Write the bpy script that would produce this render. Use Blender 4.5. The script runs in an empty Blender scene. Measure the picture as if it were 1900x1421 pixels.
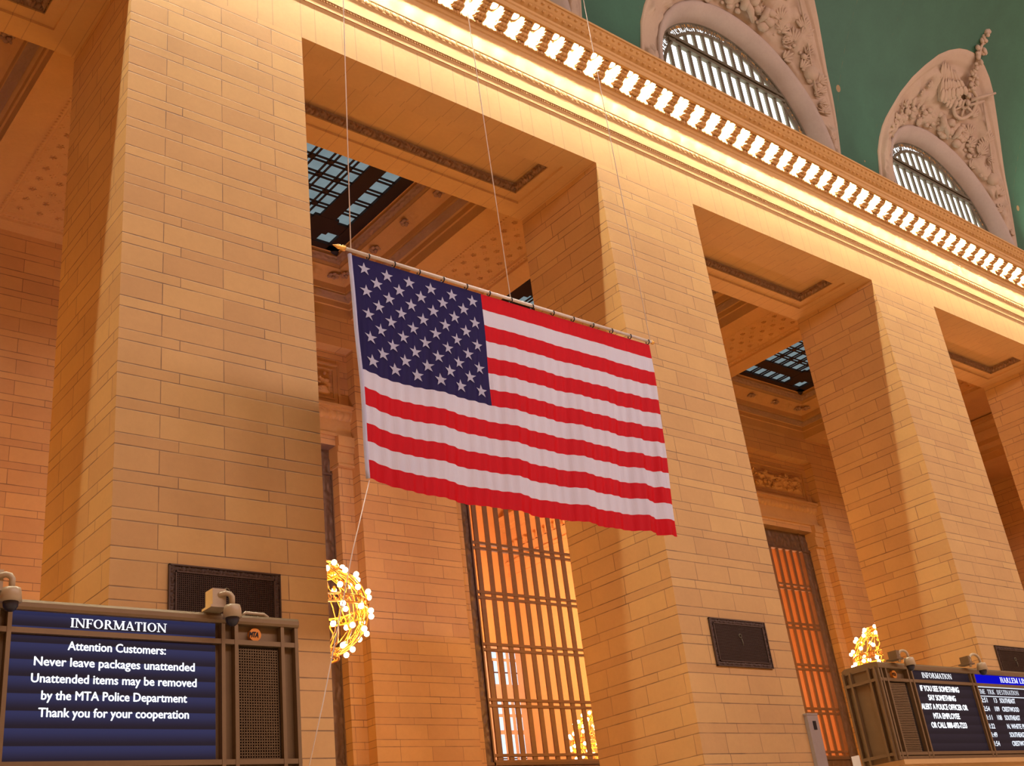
import bpy, math, random
from mathutils import Vector, Matrix, Euler
random.seed(7)
S = bpy.context.scene
C = S.collection
PI = math.pi

# ------------------------------------------------------------------ camera
cam_d = bpy.data.cameras.new('camera')
cam = bpy.data.objects.new('camera', cam_d); C.objects.link(cam)
cam_d.sensor_fit = 'HORIZONTAL'; cam_d.sensor_width = 36.0
cam_d.lens = 2105.77 / 1900 * 36.0
cam_d.clip_start = 0.1; cam_d.clip_end = 400
cam.location = (-10.3464, -16.8844, 1.6)
cam.rotation_euler = (math.radians(115.5443), math.radians(6.6256), math.radians(-39.0822))
S.camera = cam

# ------------------------------------------------------------------ world, exposure, large lights
S.view_settings.view_transform = 'Standard'
S.view_settings.look = 'None'
S.view_settings.exposure = 0.0
S.view_settings.gamma = 1.0
S.view_settings.use_curve_mapping = False
W = bpy.data.worlds.new('world'); S.world = W; W.use_nodes = True
WORLD_COL = (1.0, 0.36, 0.08); WORLD_STR = 0.48
bg = W.node_tree.nodes['Background']
bg.inputs[0].default_value = (*WORLD_COL, 1); bg.inputs[1].default_value = WORLD_STR
S.cycles.max_bounces = 8
S.cycles.sample_clamp_indirect = 4.0
BULB_STR = 5000.0; BULB_COL = (1.0, 0.98, 0.80)
CH_W = 810.0; CH_COL = (1.0, 0.45, 0.04)
ADDED_SPOT_W = 2600.0; ADDED_SPOT_COL = (0.30, 0.36, 1.0)
HALL_W = 4000.0; ADDED_FILL_W = 13000.0; UP_W = 900.0

for fx, fe in ((4.6, 1.0), (-8.4, .8)):          # added unseen bluish spots that make the pinkish patch on the back wall
    fl = bpy.data.lights.new('added_gallery_spot', 'SPOT'); fl.energy = ADDED_SPOT_W*fe; fl.color = ADDED_SPOT_COL
    fl.spot_size = math.radians(84); fl.spot_blend = 1.0; fl.shadow_soft_size = 0.05
    flo = bpy.data.objects.new('added_gallery_spot', fl); C.objects.link(flo)
    flo.location = (fx, 4.2, 1.2)
    _d = Vector((fx+3.6, 12.6, 11.0)) - Vector(flo.location)
    flo.rotation_euler = _d.to_track_quat('-Z', 'Y').to_euler()

# added unseen area lights across the hall, brightening the pier fronts
for k in range(-1, 5):
    sl = bpy.data.lights.new('added_front_fill', 'AREA'); sl.shape = 'RECTANGLE'; sl.size = 8; sl.size_y = 5
    sl.energy = ADDED_FILL_W/6; sl.color = (1.0, .80, .88)
    slo = bpy.data.objects.new('added_front_fill', sl); C.objects.link(slo); slo.location = (4.55+13*k, -35.2, 26.6)
    slo.rotation_euler = (Vector((4.55+13*k, 0, 14)) - Vector(slo.location)).to_track_quat('-Z', 'Y').to_euler()
# assumed unseen uplights on the cornice between the arched windows, for the vault glow
for ux, uw in ((11.05, .25), (24.05, .35), (37.05, 2.2)):
    ul = bpy.data.lights.new('assumed_uplight', 'SPOT'); ul.energy = UP_W*uw; ul.color = (.95, 1.0, .88); ul.spot_size = math.radians(95); ul.spot_blend = 1.0; ul.shadow_soft_size = .2
    uo = bpy.data.objects.new('assumed_uplight', ul); C.objects.link(uo); uo.location = (ux, -.75, 24.0)
    uo.rotation_euler = Vector((.25, -.35, 1)).to_track_quat('-Z', 'Y').to_euler()

# ------------------------------------------------------------------ node helpers
class NT:
    def __init__(s, name):
        s.m = bpy.data.materials.new(name); s.m.use_nodes = True
        s.t = s.m.node_tree; s.t.nodes.clear()
        s.out = s.t.nodes.new('ShaderNodeOutputMaterial')
    def n(s, typ, **kw):
        nd = s.t.nodes.new(typ)
        for k, v in kw.items(): setattr(nd, k, v)
        return nd
    def put(s, sock, v):
        if isinstance(v, bpy.types.NodeSocket): s.t.links.new(v, sock)
        elif isinstance(v, (tuple, list)) and len(v) == 3 and sock.type == 'RGBA': sock.default_value = (*v, 1)
        else: sock.default_value = v
    def math(s, op, a, b=0.0, c=0.0):
        nd = s.n('ShaderNodeMath', operation=op)
        s.put(nd.inputs[0], a); s.put(nd.inputs[1], b); s.put(nd.inputs[2], c)
        return nd.outputs[0]
    def mix(s, f, a, b, blend='MIX'):
        nd = s.n('ShaderNodeMix', data_type='RGBA', blend_type=blend)
        s.put(nd.inputs[0], f); s.put(nd.inputs[6], a); s.put(nd.inputs[7], b)
        return nd.outputs[2]
    def fmix(s, f, a, b):
        nd = s.n('ShaderNodeMix', data_type='FLOAT')
        s.put(nd.inputs[0], f); s.put(nd.inputs[2], a); s.put(nd.inputs[3], b)
        return nd.outputs[0]
    def noise(s, vec, scale, detail=3, rough=.55):
        nd = s.n('ShaderNodeTexNoise'); s.put(nd.inputs['Vector'], vec)
        nd.inputs['Scale'].default_value = scale; nd.inputs['Detail'].default_value = detail
        nd.inputs['Roughness'].default_value = rough
        return nd.outputs[0]
    def ramp(s, f, a, b):      # smooth step from a to b
        nd = s.n('ShaderNodeMapRange'); nd.interpolation_type = 'SMOOTHSTEP'
        s.put(nd.inputs[0], f); nd.inputs[1].default_value = a; nd.inputs[2].default_value = b
        return nd.outputs[0]
    def pos(s):
        return s.n('ShaderNodeNewGeometry').outputs['Position']
    def bsdf(s, col, rough=.7, metal=0.0, spec=.3, bump=None, bstr=.3, bdist=.01, **kw):
        b = s.n('ShaderNodeBsdfPrincipled')
        s.put(b.inputs['Base Color'], col); s.put(b.inputs['Roughness'], rough)
        s.put(b.inputs['Metallic'], metal); b.inputs['Specular IOR Level'].default_value = spec
        for k, v in kw.items(): s.put(b.inputs[k], v)
        if bump is not None:
            bn = s.n('ShaderNodeBump'); bn.inputs['Strength'].default_value = bstr
            bn.inputs['Distance'].default_value = bdist
            s.put(bn.inputs['Height'], bump); s.t.links.new(bn.outputs[0], b.inputs['Normal'])
        s.t.links.new(b.outputs[0], s.out.inputs[0])
        return b

STONE = (0.60, 0.36, 0.135)
JOINT = (0.20, 0.115, 0.06)

def mottled(nt, p, base, amp=.16):
    n1 = nt.noise(p, 0.9, 4); n2 = nt.noise(p, 9.0, 4, .7)
    v = nt.math('MULTIPLY_ADD', n1, amp * 1.6, 1 - amp * .8)
    v2 = nt.math('MULTIPLY_ADD', n2, amp * .9, 1 - amp * .45)
    vv = nt.math('MULTIPLY', v, v2)
    h = nt.n('ShaderNodeHueSaturation'); nt.put(h.inputs['Color'], base); nt.put(h.inputs['Value'], vv)
    return h.outputs[0]

def mat_plain(name, col=STONE, amp=.16, rough=.75, bstr=.12):
    nt = NT(name); p = nt.pos()
    nt.bsdf(mottled(nt, p, col, amp), rough, bump=nt.noise(p, 25, 3), bstr=bstr, bdist=.01)
    return nt.m

def mat_ashlar(name, base=STONE, jstr=.9):
    nt = NT(name)
    g = nt.n('ShaderNodeNewGeometry'); p = g.outputs['Position']
    sp = nt.n('ShaderNodeSeparateXYZ'); nt.put(sp.inputs[0], p); x, y, z = sp.outputs
    sn = nt.n('ShaderNodeSeparateXYZ'); nt.put(sn.inputs[0], g.outputs['True Normal'])
    side = nt.math('GREATER_THAN', nt.math('ABSOLUTE', sn.outputs[0]), .6)
    xb = nt.math('FLOORED_MODULO', nt.math('ADD', x, 3.9), 13.0)
    px = nt.math('FLOOR', nt.math('DIVIDE', nt.math('ADD', x, 3.9), 13.0))
    ux = nt.math('SUBTRACT', xb, 1.95)
    uy = nt.math('ADD', nt.math('SUBTRACT', y, 1.6), nt.math('MULTIPLY', px, .37))
    u = nt.fmix(side, ux, uy)
    t = nt.math('DIVIDE', nt.math('SUBTRACT', z, 6.815), .652)
    k = nt.math('FLOOR', t); f = nt.math('SUBTRACT', t, k)
    short = nt.math('LESS_THAN', f, .325)
    cid = nt.math('ADD', nt.math('MULTIPLY', k, 2), short)
    cid2 = nt.math('ADD', cid, nt.math('MULTIPLY', px, 57.0))
    wn = nt.n('ShaderNodeTexWhiteNoise', noise_dimensions='1D'); nt.put(wn.inputs['W'], cid2)
    jit = nt.math('MULTIPLY', nt.math('SUBTRACT', wn.outputs[0], .5), nt.fmix(side, nt.math('MULTIPLY', nt.math('MINIMUM', nt.math('ABSOLUTE', px), 1.0), .7), 1.2))
    L = nt.fmix(short, 1.18, 1.68)
    off = nt.fmix(short, 0.0, .5)
    q = nt.math('ADD', nt.math('DIVIDE', nt.math('ADD', u, jit), L), off)
    bi = nt.math('FLOOR', q); qf = nt.math('SUBTRACT', q, bi)
    dv = nt.math('MULTIPLY', nt.math('MINIMUM', qf, nt.math('SUBTRACT', 1.0, qf)), L)
    lo = nt.fmix(short, nt.math('SUBTRACT', f, .325), f)
    hi = nt.fmix(short, nt.math('SUBTRACT', 1.0, f), nt.math('SUBTRACT', .325, f))
    dh = nt.math('MULTIPLY', nt.math('MINIMUM', lo, hi), .652)
    d = nt.math('MINIMUM', nt.math('MULTIPLY', dv, 1.35), dh)
    wob = nt.noise(p, 2.2, 2)
    wid = nt.math('MULTIPLY_ADD', wob, .024, .002)
    line = nt.math('SUBTRACT', 1.0, nt.ramp(nt.math('DIVIDE', d, wid), .35, 1.0))
    wb = nt.n('ShaderNodeTexWhiteNoise', noise_dimensions='2D')
    cv = nt.n('ShaderNodeCombineXYZ'); nt.put(cv.inputs[0], nt.math('ADD', bi, nt.math('MULTIPLY', side, 31.0))); nt.put(cv.inputs[1], cid2)
    nt.put(wb.inputs['Vector'], cv.outputs[0])
    tint = nt.math('MULTIPLY_ADD', wb.outputs[0], .12, .94)
    hs = nt.n('ShaderNodeHueSaturation'); nt.put(hs.inputs['Color'], mottled(nt, p, base, .15)); nt.put(hs.inputs['Value'], tint)
    nt.put(hs.inputs['Hue'], nt.math('MULTIPLY_ADD', wb.outputs[0], .006, .497))
    jn = nt.ramp(nt.noise(p, .8, 3), .2, .75)
    col = nt.mix(nt.math('MULTIPLY', line, nt.math('MULTIPLY_ADD', jn, .55, jstr - .4)), hs.outputs[0], JOINT)
    hgt = nt.math('SUBTRACT', nt.math('MULTIPLY', nt.noise(p, 12, 4), .25), line)
    nt.bsdf(col, .72, bump=hgt, bstr=.35, bdist=.012)
    return nt.m

def mat_lintel(name):
    nt = NT(name); p = nt.pos()
    sp = nt.n('ShaderNodeSeparateXYZ'); nt.put(sp.inputs[0], p); x = sp.outputs[0]; z = sp.outputs[2]
    t = nt.math('DIVIDE', x, 1.0833); k = nt.math('FLOOR', t); f = nt.math('SUBTRACT', t, k)
    d1 = nt.math('MINIMUM', f, nt.math('SUBTRACT', 1.0, f))
    d2 = nt.math('ABSOLUTE', nt.math('SUBTRACT', f, .34))
    d = nt.math('MULTIPLY', nt.math('MINIMUM', d1, d2), 1.0833)
    line = nt.math('SUBTRACT', 1.0, nt.ramp(d, .004, .013))
    line = nt.math('MULTIPLY', line, nt.math('LESS_THAN', z, 21.1))
    col = nt.mix(nt.math('MULTIPLY', line, .42), mottled(nt, p, STONE, .15), JOINT)
    nt.bsdf(col, .72, bump=nt.noise(p, 14, 3), bstr=.15, bdist=.01)
    return nt.m

def mat_metal(name, col, rough=.45, metal=.7):
    nt = NT(name); p = nt.pos()
    nt.bsdf(mottled(nt, p, col, .2), rough, metal=metal, bump=nt.noise(p, 60, 2), bstr=.06, bdist=.004)
    return nt.m

def mat_emit(name, col, strength):
    nt = NT(name); e = nt.n('ShaderNodeEmission'); nt.put(e.inputs[0], col); e.inputs[1].default_value = strength
    nt.t.links.new(e.outputs[0], nt.out.inputs[0]); return nt.m

M = {}
M['ashlar'] = mat_ashlar('limestone_ashlar')
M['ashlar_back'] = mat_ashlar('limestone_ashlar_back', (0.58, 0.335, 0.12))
M['lintel'] = mat_lintel('limestone_voussoirs')
M['plain'] = mat_plain('limestone_plain')
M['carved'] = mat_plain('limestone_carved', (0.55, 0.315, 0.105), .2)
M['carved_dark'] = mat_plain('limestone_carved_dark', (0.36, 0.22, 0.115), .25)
M['plaster'] = mat_plain('relief_plaster', (0.49, 0.355, 0.23), .14)
M['greystone'] = mat_plain('reveal_plaster', (0.46, 0.36, 0.27), .2)
M['floor'] = mat_plain('marble_floor', (0.55, 0.45, 0.36), .15, .35)
M['bronze'] = mat_metal('dark_bronze', (0.10, 0.065, 0.045), .55, .6)
M['lattice'] = mat_metal('lattice_bronze', (0.15, 0.125, 0.075), .6, .2)
M['iron'] = mat_metal('skylight_iron', (0.035, 0.022, 0.018), .6, .4)
M['grille'] = mat_metal('grille_bronze', (0.22, 0.125, 0.06), .55, .3)
M['border_bronze'] = mat_metal('grille_border_bronze', (0.16, 0.10, 0.055), .5, .3)
M['frame'] = mat_metal('board_bronze', (0.21, 0.135, 0.062), .5, .35)
M['frame_dark'] = mat_metal('board_dark_bronze', (0.035, 0.025, 0.016), .6, .3)  # dark metal of the sheets behind the mesh panels
M['gilt'] = mat_metal('gilt_metal', (0.85, 0.48, 0.12), .3, .9)
M['white_metal'] = mat_metal('painted_camera_housing', (0.46, 0.35, 0.21), .4, .1)
M['grey_metal'] = mat_metal('grey_painted_metal', (0.36, 0.30, 0.245), .5, .2)
M['black'] = mat_plain('black_plastic', (0.012, 0.012, 0.014), .1, .3)
M['dome'] = mat_plain('smoked_dome', (0.03, 0.028, 0.035), .1, .12)
M['rope'] = mat_plain('pale_cord', (0.72, 0.62, 0.52), .1)
M['pole'] = mat_metal('white_pole', (0.75, 0.68, 0.58), .35, .2)
M['orange_logo'] = mat_plain('orange_enamel', (0.75, 0.26, 0.03), .08, .4)
M['white_sign'] = mat_plain('white_placard', (0.75, 0.73, 0.7), .05)
M['bulb'] = mat_emit('cornice_bulb_glow', BULB_COL, BULB_STR)
M['chbulb'] = mat_emit('chandelier_bulb_glow', (1.0, 0.72, 0.42), 14.0); M['chbulb'].cycles.emission_sampling = 'NONE'
M['day'] = mat_emit('daylight_pane', (0.93, 0.97, 1.0), 3.2)
M['hallday'] = mat_emit('daylight_hall_pane', (0.72, 0.86, 1.0), 1.25)
M['txt'] = mat_emit('led_white', (0.93, 0.95, 1.0), 1.5)
M['txt_dim'] = mat_emit('led_white_dim', (0.86, 0.9, 1.0), 1.1)
M['hdr_blue'] = mat_emit('led_blue', (0.004, 0.004, 0.55), 1.0)

def mat_skypane():
    nt = NT('skylight_pane'); p = nt.pos()
    c = nt.mix(nt.noise(p, 1.6, 3), (0.12, 0.165, 0.18), (0.25, 0.31, 0.325))
    e = nt.n('ShaderNodeEmission'); nt.put(e.inputs[0], c); e.inputs[1].default_value = 1.0
    nt.t.links.new(e.outputs[0], nt.out.inputs[0]); return nt.m
M['skypane'] = mat_skypane()

def mat_vault():
    nt = NT('vault_teal_paint'); p = nt.pos()
    v = nt.n('ShaderNodeTexVoronoi'); nt.put(v.inputs['Vector'], p); v.inputs['Scale'].default_value = .55
    rnd = nt.n('ShaderNodeSeparateColor'); nt.put(rnd.inputs[0], v.outputs['Color'])
    star = nt.math('MULTIPLY', nt.math('LESS_THAN', v.outputs['Distance'], .075), nt.math('GREATER_THAN', rnd.outputs[0], .35))
    base = mottled(nt, p, (0.040, 0.118, 0.062), .22)
    nt.bsdf(nt.mix(nt.math('MULTIPLY', star, .55), base, (0.55, 0.28, 0.10)), .6, spec=.4, bump=nt.noise(p, 18, 3), bstr=.05)
    return nt.m
M['vault'] = mat_vault()

def mat_screen(name, top, bot):
    nt = NT(name); tc = nt.n('ShaderNodeTexCoord')
    sp = nt.n('ShaderNodeSeparateXYZ'); nt.put(sp.inputs[0], nt.pos())
    f = nt.math('FRACT', nt.math('DIVIDE', nt.math('SUBTRACT', sp.outputs[2], 3.725), .185))
    c = nt.mix(nt.ramp(f, .05, .95), bot, top)
    e = nt.n('ShaderNodeEmission'); nt.put(e.inputs[0], c); e.inputs[1].default_value = 1.0
    d = nt.n('ShaderNodeBsdfPrincipled'); nt.put(d.inputs['Base Color'], (.01, .01, .012)); d.inputs['Roughness'].default_value = .6; d.inputs['Specular IOR Level'].default_value = .08
    a = nt.n('ShaderNodeAddShader'); nt.t.links.new(e.outputs[0], a.inputs[0]); nt.t.links.new(d.outputs[0], a.inputs[1])
    nt.t.links.new(a.outputs[0], nt.out.inputs[0]); return nt.m
M['screen_blue'] = mat_screen('led_screen_rows', (0.024, 0.027, 0.085), (0.012, 0.008, 0.015))
M['screen_dark'] = mat_screen('led_screen_dark', (0.017, 0.011, 0.018), (0.010, 0.006, 0.010))

def mat_cloth(name, col, tr=.3):
    nt = NT(name); p = nt.pos()
    sc = nt.n('ShaderNodeVectorMath', operation='MULTIPLY'); nt.put(sc.inputs[0], p); sc.inputs[1].default_value = (7, 1, .5)
    w = nt.noise(sc.outputs[0], 1.4, 4, .6)
    d = nt.bsdf(col, .5, spec=.12, bump=w, bstr=.35, bdist=.06)
    t = nt.n('ShaderNodeBsdfTranslucent'); nt.put(t.inputs[0], col)
    m = nt.n('ShaderNodeMixShader'); m.inputs[0].default_value = tr
    nt.t.links.new(d.outputs[0], m.inputs[1]); nt.t.links.new(t.outputs[0], m.inputs[2])
    nt.t.links.new(m.outputs[0], nt.out.inputs[0]); return nt.m
M['f_red'] = mat_cloth('flag_red', (0.56, 0.005, 0.012))
M['f_white'] = mat_cloth('flag_white', (0.65, 0.68, 0.82))
M['f_blue'] = mat_cloth('flag_blue', (0.018, 0.013, 0.085))

# ------------------------------------------------------------------ mesh helpers
class MB:
    def __init__(s): s.v = []; s.f = []; s.mi = []; s.cur = 0; s.smooth = False; s.sm = []
    def add(s, vs, fs):
        o = len(s.v); s.v += [tuple(v) for v in vs]
        for f in fs: s.f.append([i + o for i in f]); s.mi.append(s.cur); s.sm.append(s.smooth)
    def box(s, x0, x1, y0, y1, z0, z1):
        s.add([(x0,y0,z0),(x1,y0,z0),(x1,y1,z0),(x0,y1,z0),(x0,y0,z1),(x1,y0,z1),(x1,y1,z1),(x0,y1,z1)],
              [(0,3,2,1),(4,5,6,7),(0,1,5,4),(1,2,6,5),(2,3,7,6),(3,0,4,7)])
    def bar(s, a, b, w, d=None):           # square bar between two points
        a = Vector(a); b = Vector(b); t = (b - a).normalized(); d = d or w
        up = Vector((0,1,0)) if abs(t.y) < .9 else Vector((1,0,0))
        e = t.cross(up).normalized() * (w / 2); n = t.cross(e).normalized() * (d / 2)
        vs = [q + i * e + j * n for q in (a, b) for i, j in ((-1,-1),(1,-1),(1,1),(-1,1))]
        s.add(vs, [(0,3,2,1),(4,5,6,7),(0,1,5,4),(1,2,6,5),(2,3,7,6),(3,0,4,7)])
    def quad(s, a, b, c, d): s.add([a,b,c,d], [(0,1,2,3)])
    def extr_x(s, prof, x0, x1, closed=False, caps=False):    # profile of (y,z) run along x
        n = len(prof); vs = [(x0, y, z) for y, z in prof] + [(x1, y, z) for y, z in prof]
        m = n if closed else n - 1
        fs = [(i, (i+1) % n, n + (i+1) % n, n + i) for i in range(m)]
        if caps: fs += [tuple(range(n)), tuple(range(2*n-1, n-1, -1))]
        s.add(vs, fs)
    def tube(s, pts, r, n=8, cap=True):
        pts = [Vector(p) for p in pts]; rs = r if isinstance(r, (list, tuple)) else [r] * len(pts)
        vs = []; fs = []
        for i, p in enumerate(pts):
            t = (pts[min(i+1, len(pts)-1)] - pts[max(i-1, 0)]).normalized()
            up = Vector((0,0,1)) if abs(t.z) < .95 else Vector((1,0,0))
            a = t.cross(up).normalized(); b = t.cross(a)
            vs += [p + rs[i] * (math.cos(2*PI*k/n) * a + math.sin(2*PI*k/n) * b) for k in range(n)]
        for i in range(len(pts)-1):
            fs += [(i*n+k, i*n+(k+1)%n, (i+1)*n+(k+1)%n, (i+1)*n+k) for k in range(n)]
        if cap: fs += [tuple(range(n))[::-1], tuple((len(pts)-1)*n+k for k in range(n))]
        s.add(vs, fs)
    def ell(s, c, r, n=8, m=5, rot=None):    # ellipsoid
        c = Vector(c); r = r if isinstance(r, (tuple, list)) else (r, r, r)
        vs = [Vector((0,0,-r[2]))]
        for j in range(1, m):
            ph = -PI/2 + PI*j/m
            vs += [Vector((r[0]*math.cos(ph)*math.cos(2*PI*k/n), r[1]*math.cos(ph)*math.sin(2*PI*k/n), r[2]*math.sin(ph))) for k in range(n)]
        vs.append(Vector((0,0,r[2])))
        fs = [(0, 1+(k+1)%n, 1+k) for k in range(n)]
        for j in range(m-2): fs += [(1+j*n+k, 1+j*n+(k+1)%n, 1+(j+1)*n+(k+1)%n, 1+(j+1)*n+k) for k in range(n)]
        t = len(vs)-1; fs += [(t, 1+(m-2)*n+k, 1+(m-2)*n+(k+1)%n) for k in range(n)]
        if rot is not None: vs = [rot @ v for v in vs]
        s.add([c + v for v in vs], fs)
    def torus(s, c, ax, R, r, n=20, m=6, a0=0, a1=2*PI):
        c = Vector(c); ax = Vector(ax).normalized()
        u = ax.cross(Vector((0,0,1)) if abs(ax.z) < .9 else Vector((1,0,0))).normalized(); w = ax.cross(u)
        full = abs(a1-a0-2*PI) < 1e-6; k = n if full else n+1
        vs = []
        for i in range(k):
            a = a0 + (a1-a0)*i/n; d = math.cos(a)*u + math.sin(a)*w
            vs += [c + d*(R + r*math.cos(2*PI*j/m)) + ax*(r*math.sin(2*PI*j/m)) for j in range(m)]
        fs = []
        for i in range(n):
            i2 = (i+1) % k
            fs += [(i*m+j, i2*m+j, i2*m+(j+1)%m, i*m+(j+1)%m) for j in range(m)]
        s.add(vs, fs)
    def strip(s, A, B, Wv, N, fn, nu, nw):     # strip A->B of width vector Wv, pushed along N by fn(u metres, w 0..1)
        A = Vector(A); B = Vector(B); Wv = Vector(Wv); N = Vector(N); L = (B-A).length
        vs = []
        for i in range(nu+1):
            for j in range(nw+1):
                u = i/nu; w = j/nw
                vs.append(A + (B-A)*u + Wv*w + N*fn(u*L, w))
        s.add(vs, [(i*(nw+1)+j, (i+1)*(nw+1)+j, (i+1)*(nw+1)+j+1, i*(nw+1)+j+1) for i in range(nu) for j in range(nw)])
    def build(s, name, mats, parent=None):
        me = bpy.data.meshes.new(name); me.from_pydata(s.v, [], s.f)
        for m in (mats if isinstance(mats, list) else [mats]): me.materials.append(M[m])
        me.polygons.foreach_set('material_index', s.mi)
        me.polygons.foreach_set('use_smooth', s.sm)
        me.update()
        o = bpy.data.objects.new(name, me); C.objects.link(o)
        if parent is not None: o.parent = parent
        return o

def tag(o, label, cat, group=None):
    o['label'] = label; o['category'] = cat
    if group: o['group'] = group
    return o
def struct(o, label=None):
    o['kind'] = 'structure'
    if label: o['label'] = label
    return o
def empty(name, loc):
    o = bpy.data.objects.new(name, None); C.objects.link(o); o.location = loc; o.empty_display_size = .2
    return o
def dup(root, loc, label=None, cat=None, group=None):
    r = root.copy(); C.objects.link(r); r.location = loc
    if label: tag(r, label, cat, group)
    for ch in list(root.children):
        c = ch.copy(); C.objects.link(c); c.parent = r
        for g in list(ch.children):
            d = g.copy(); C.objects.link(d); d.parent = c
    return r

def scroll(per, h):       # carved running scroll: leaf lobes and stems
    def fn(u, w):
        a = 2*PI*u/per; b = (w-.5)*2
        if abs(b) > .93: return h*.55
        s1 = math.sin(a + 2.6*b*math.cos(a*.5)); s2 = math.cos(2*a + 3.1*b*b)
        v = .5 + .5*math.sin(3.2*s1 + 2.2*s2 + 2.4*b)
        return h*v*(1-.5*b*b)
    return fn
def eggs(per, h):
    def fn(u, w):
        a = ((u/per) % 1)-.5; b = w-.5
        d = (a/.42)**2 + (b/.45)**2
        return h*math.sqrt(max(0, 1-d)) + (h*.6 if abs(a) > .46 else 0)
    return fn
# ================================================================== STRUCTURE
ZL = 20.0; OPW = 9.1; PER = 13.0; PD = 3.2
BAYS = (-1, 0, 1, 2, 3)
fb = MB(); fb.box(-32, 62, -36.6, 32, -.3, 0); struct(fb.build('floor', 'floor'))

# piers
for k in range(-1, 5):
    b = MB(); b.box(PER*k-3.9, PER*k, 0, PD, 0, ZL)
    struct(b.build('wall_pier', 'ashlar'))

# lintel over the openings, with recessed soffit panels
X0, X1 = -17.0, 52.0
b = MB()
b.extr_x([(0.0,20.0),(0.0,21.15),(-.025,21.15),(-.025,21.41),(-.06,21.41),(-.06,21.80)][::-1], X0, X1)
b.quad((X0,PD,20),(X1,PD,20),(X1,PD,21.33),(X0,PD,21.33))
def ring(b, r0, z0, r1, z1):
    p = [(r0[0],r0[2],z0),(r0[1],r0[2],z0),(r0[1],r0[3],z0),(r0[0],r0[3],z0)]
    q = [(r1[0],r1[2],z1),(r1[1],r1[2],z1),(r1[1],r1[3],z1),(r1[0],r1[3],z1)]
    for i in range(4): b.quad(p[i], q[i], q[(i+1)%4], p[(i+1)%4])
for j in BAYS:
    a, c = PER*j, PER*j+OPW
    R = [((a,c,0,PD),20.0), ((a+.66,c-.66,.61,2.6),20.0), ((a+.67,c-.67,.62,2.59),20.06), ((a+.96,c-.96,.90,2.30),20.06),
         ((a+.97,c-.97,.91,2.29),20.1), ((a+1.02,c-1.02,.96,2.24),20.33)]
    for (r0,z0),(r1,z1) in zip(R[:-1],R[1:]): ring(b, r0, z0, r1, z1)
    r, z = R[-1]; b.quad((r[0],r[2],z),(r[0],r[3],z),(r[1],r[3],z),(r[1],r[2],z))
wall_front = struct(b.build('wall_front', 'lintel'))
for j in BAYS:
    a, c = PER*j, PER*j+OPW
    b = MB(); b.smooth = True; fn = scroll(.42, .09)
    x0, x1, y0, y1 = a+.96, c-.96, .90, 2.30
    b.strip((x0,y1,20.07),(x1,y1,20.07),(0,-.05,.25),(0,-.98,-.2),fn,420,9)
    b.strip((x1,y1,20.07),(x1,y0,20.07),(-.05,0,.25),(-.98,0,-.2),fn,84,9)
    fn = scroll(.42, .035); b.strip((x1,y0+.015,20.13),(x0,y0+.015,20.13),(0,.035,.19),(0,.98,-.2),fn,210,6)
    b.strip((x0+.015,y0,20.13),(x0+.015,y1,20.13),(.035,0,.19),(.98,0,-.2),fn,84,6)
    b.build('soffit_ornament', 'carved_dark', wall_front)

# cornice
b = MB()
prof = [(-.06,21.80),(-.082,21.83),(-.082,22.0),(-.10,22.02),(-.10,22.05),(0,22.06),(0,22.86),(-.04,22.88),(-.09,22.94),(-.165,22.97),(-.165,23.10),
        (-.17,23.12),(-.17,23.64),(-.70,23.64),(-.70,23.30),(-.78,23.30),(-.78,23.46),(-.82,23.48),(-.84,23.54),(-.92,23.57),(-1.02,23.62),(-1.12,23.70),(-1.16,23.73),(-1.20,23.73),(-1.20,23.80),(.6,23.80)]
b.extr_x(prof[::-1], X0, X1)
b.smooth = True
x = -13.0
while x < 50:                                     # bead row
    b.ell((x, -.08, 21.91), (.085,.03,.085), 8, 5); b.ell((x+.1, -.08, 21.93), (.018,.025,.08), 5, 4); x += .2
x = -13.0
while x < 50:                                     # egg and dart under the brackets
    b.ell((x, -.165, 23.0), (.05,.035,.075), 7, 4); b.ell((x+.08, -.165, 22.965), (.02,.03,.05), 5, 4); x += .16
x = -6.0
while x < 50:                                     # leaf row on the top moulding
    b.ell((x, -.95, 23.575), (.06,.045,.03), 6, 4); b.ell((x+.1, -1.10, 23.685), (.07,.05,.035), 6, 4); b.ell((x+.2, -.95, 23.58), (.03,.04,.03), 5, 4)
    x += .2407
x = -13.0
b.smooth = False
while x < 50:                                     # fine dentils
    b.box(x, x+.04, -.05, -.024, 21.345, 21.40); x += .08
b.build('trim_1', 'plain'); cornice = struct(bpy.data.objects['trim_1'])

LP = PER/18; LX = .58
# one scroll bracket, then copies along the cornice
b = MB()
pf = [(-.16,23.06),(-.26,23.05),(-.33,23.10),(-.37,23.19),(-.42,23.24),(-.52,23.25),(-.60,23.29),(-.65,23.37),(-.66,23.46),(-.62,23.53),(-.62,23.645),(-.16,23.645)]
b.extr_x(pf, -.165, .165, closed=True, caps=True)
b.box(-.195, .195, -.68, -.16, 23.585, 23.645)
b.smooth = True
for s_ in (-1, 1):
    b.torus((s_*.165, -.57, 23.40), (1,0,0), .075, .022, 14, 5); b.torus((s_*.165, -.27, 23.16), (1,0,0), .07, .022, 14, 5)
for i, (y, z) in enumerate(((-.25,23.05),(-.34,23.11),(-.42,23.22),(-.52,23.24),(-.60,23.30))):
    for s_ in (-1, 0, 1): b.ell((s_*.10, y, z), (.07,.07,.035), 6, 4)
br0 = b.build('bracket', 'plain', cornice); br0.location.x = LX + .5*LP - LP
for i in range(-24, 66):
    if i == -1: continue
    o = br0.copy(); C.objects.link(o); o.location.x = LX + (i+.5)*LP

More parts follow.
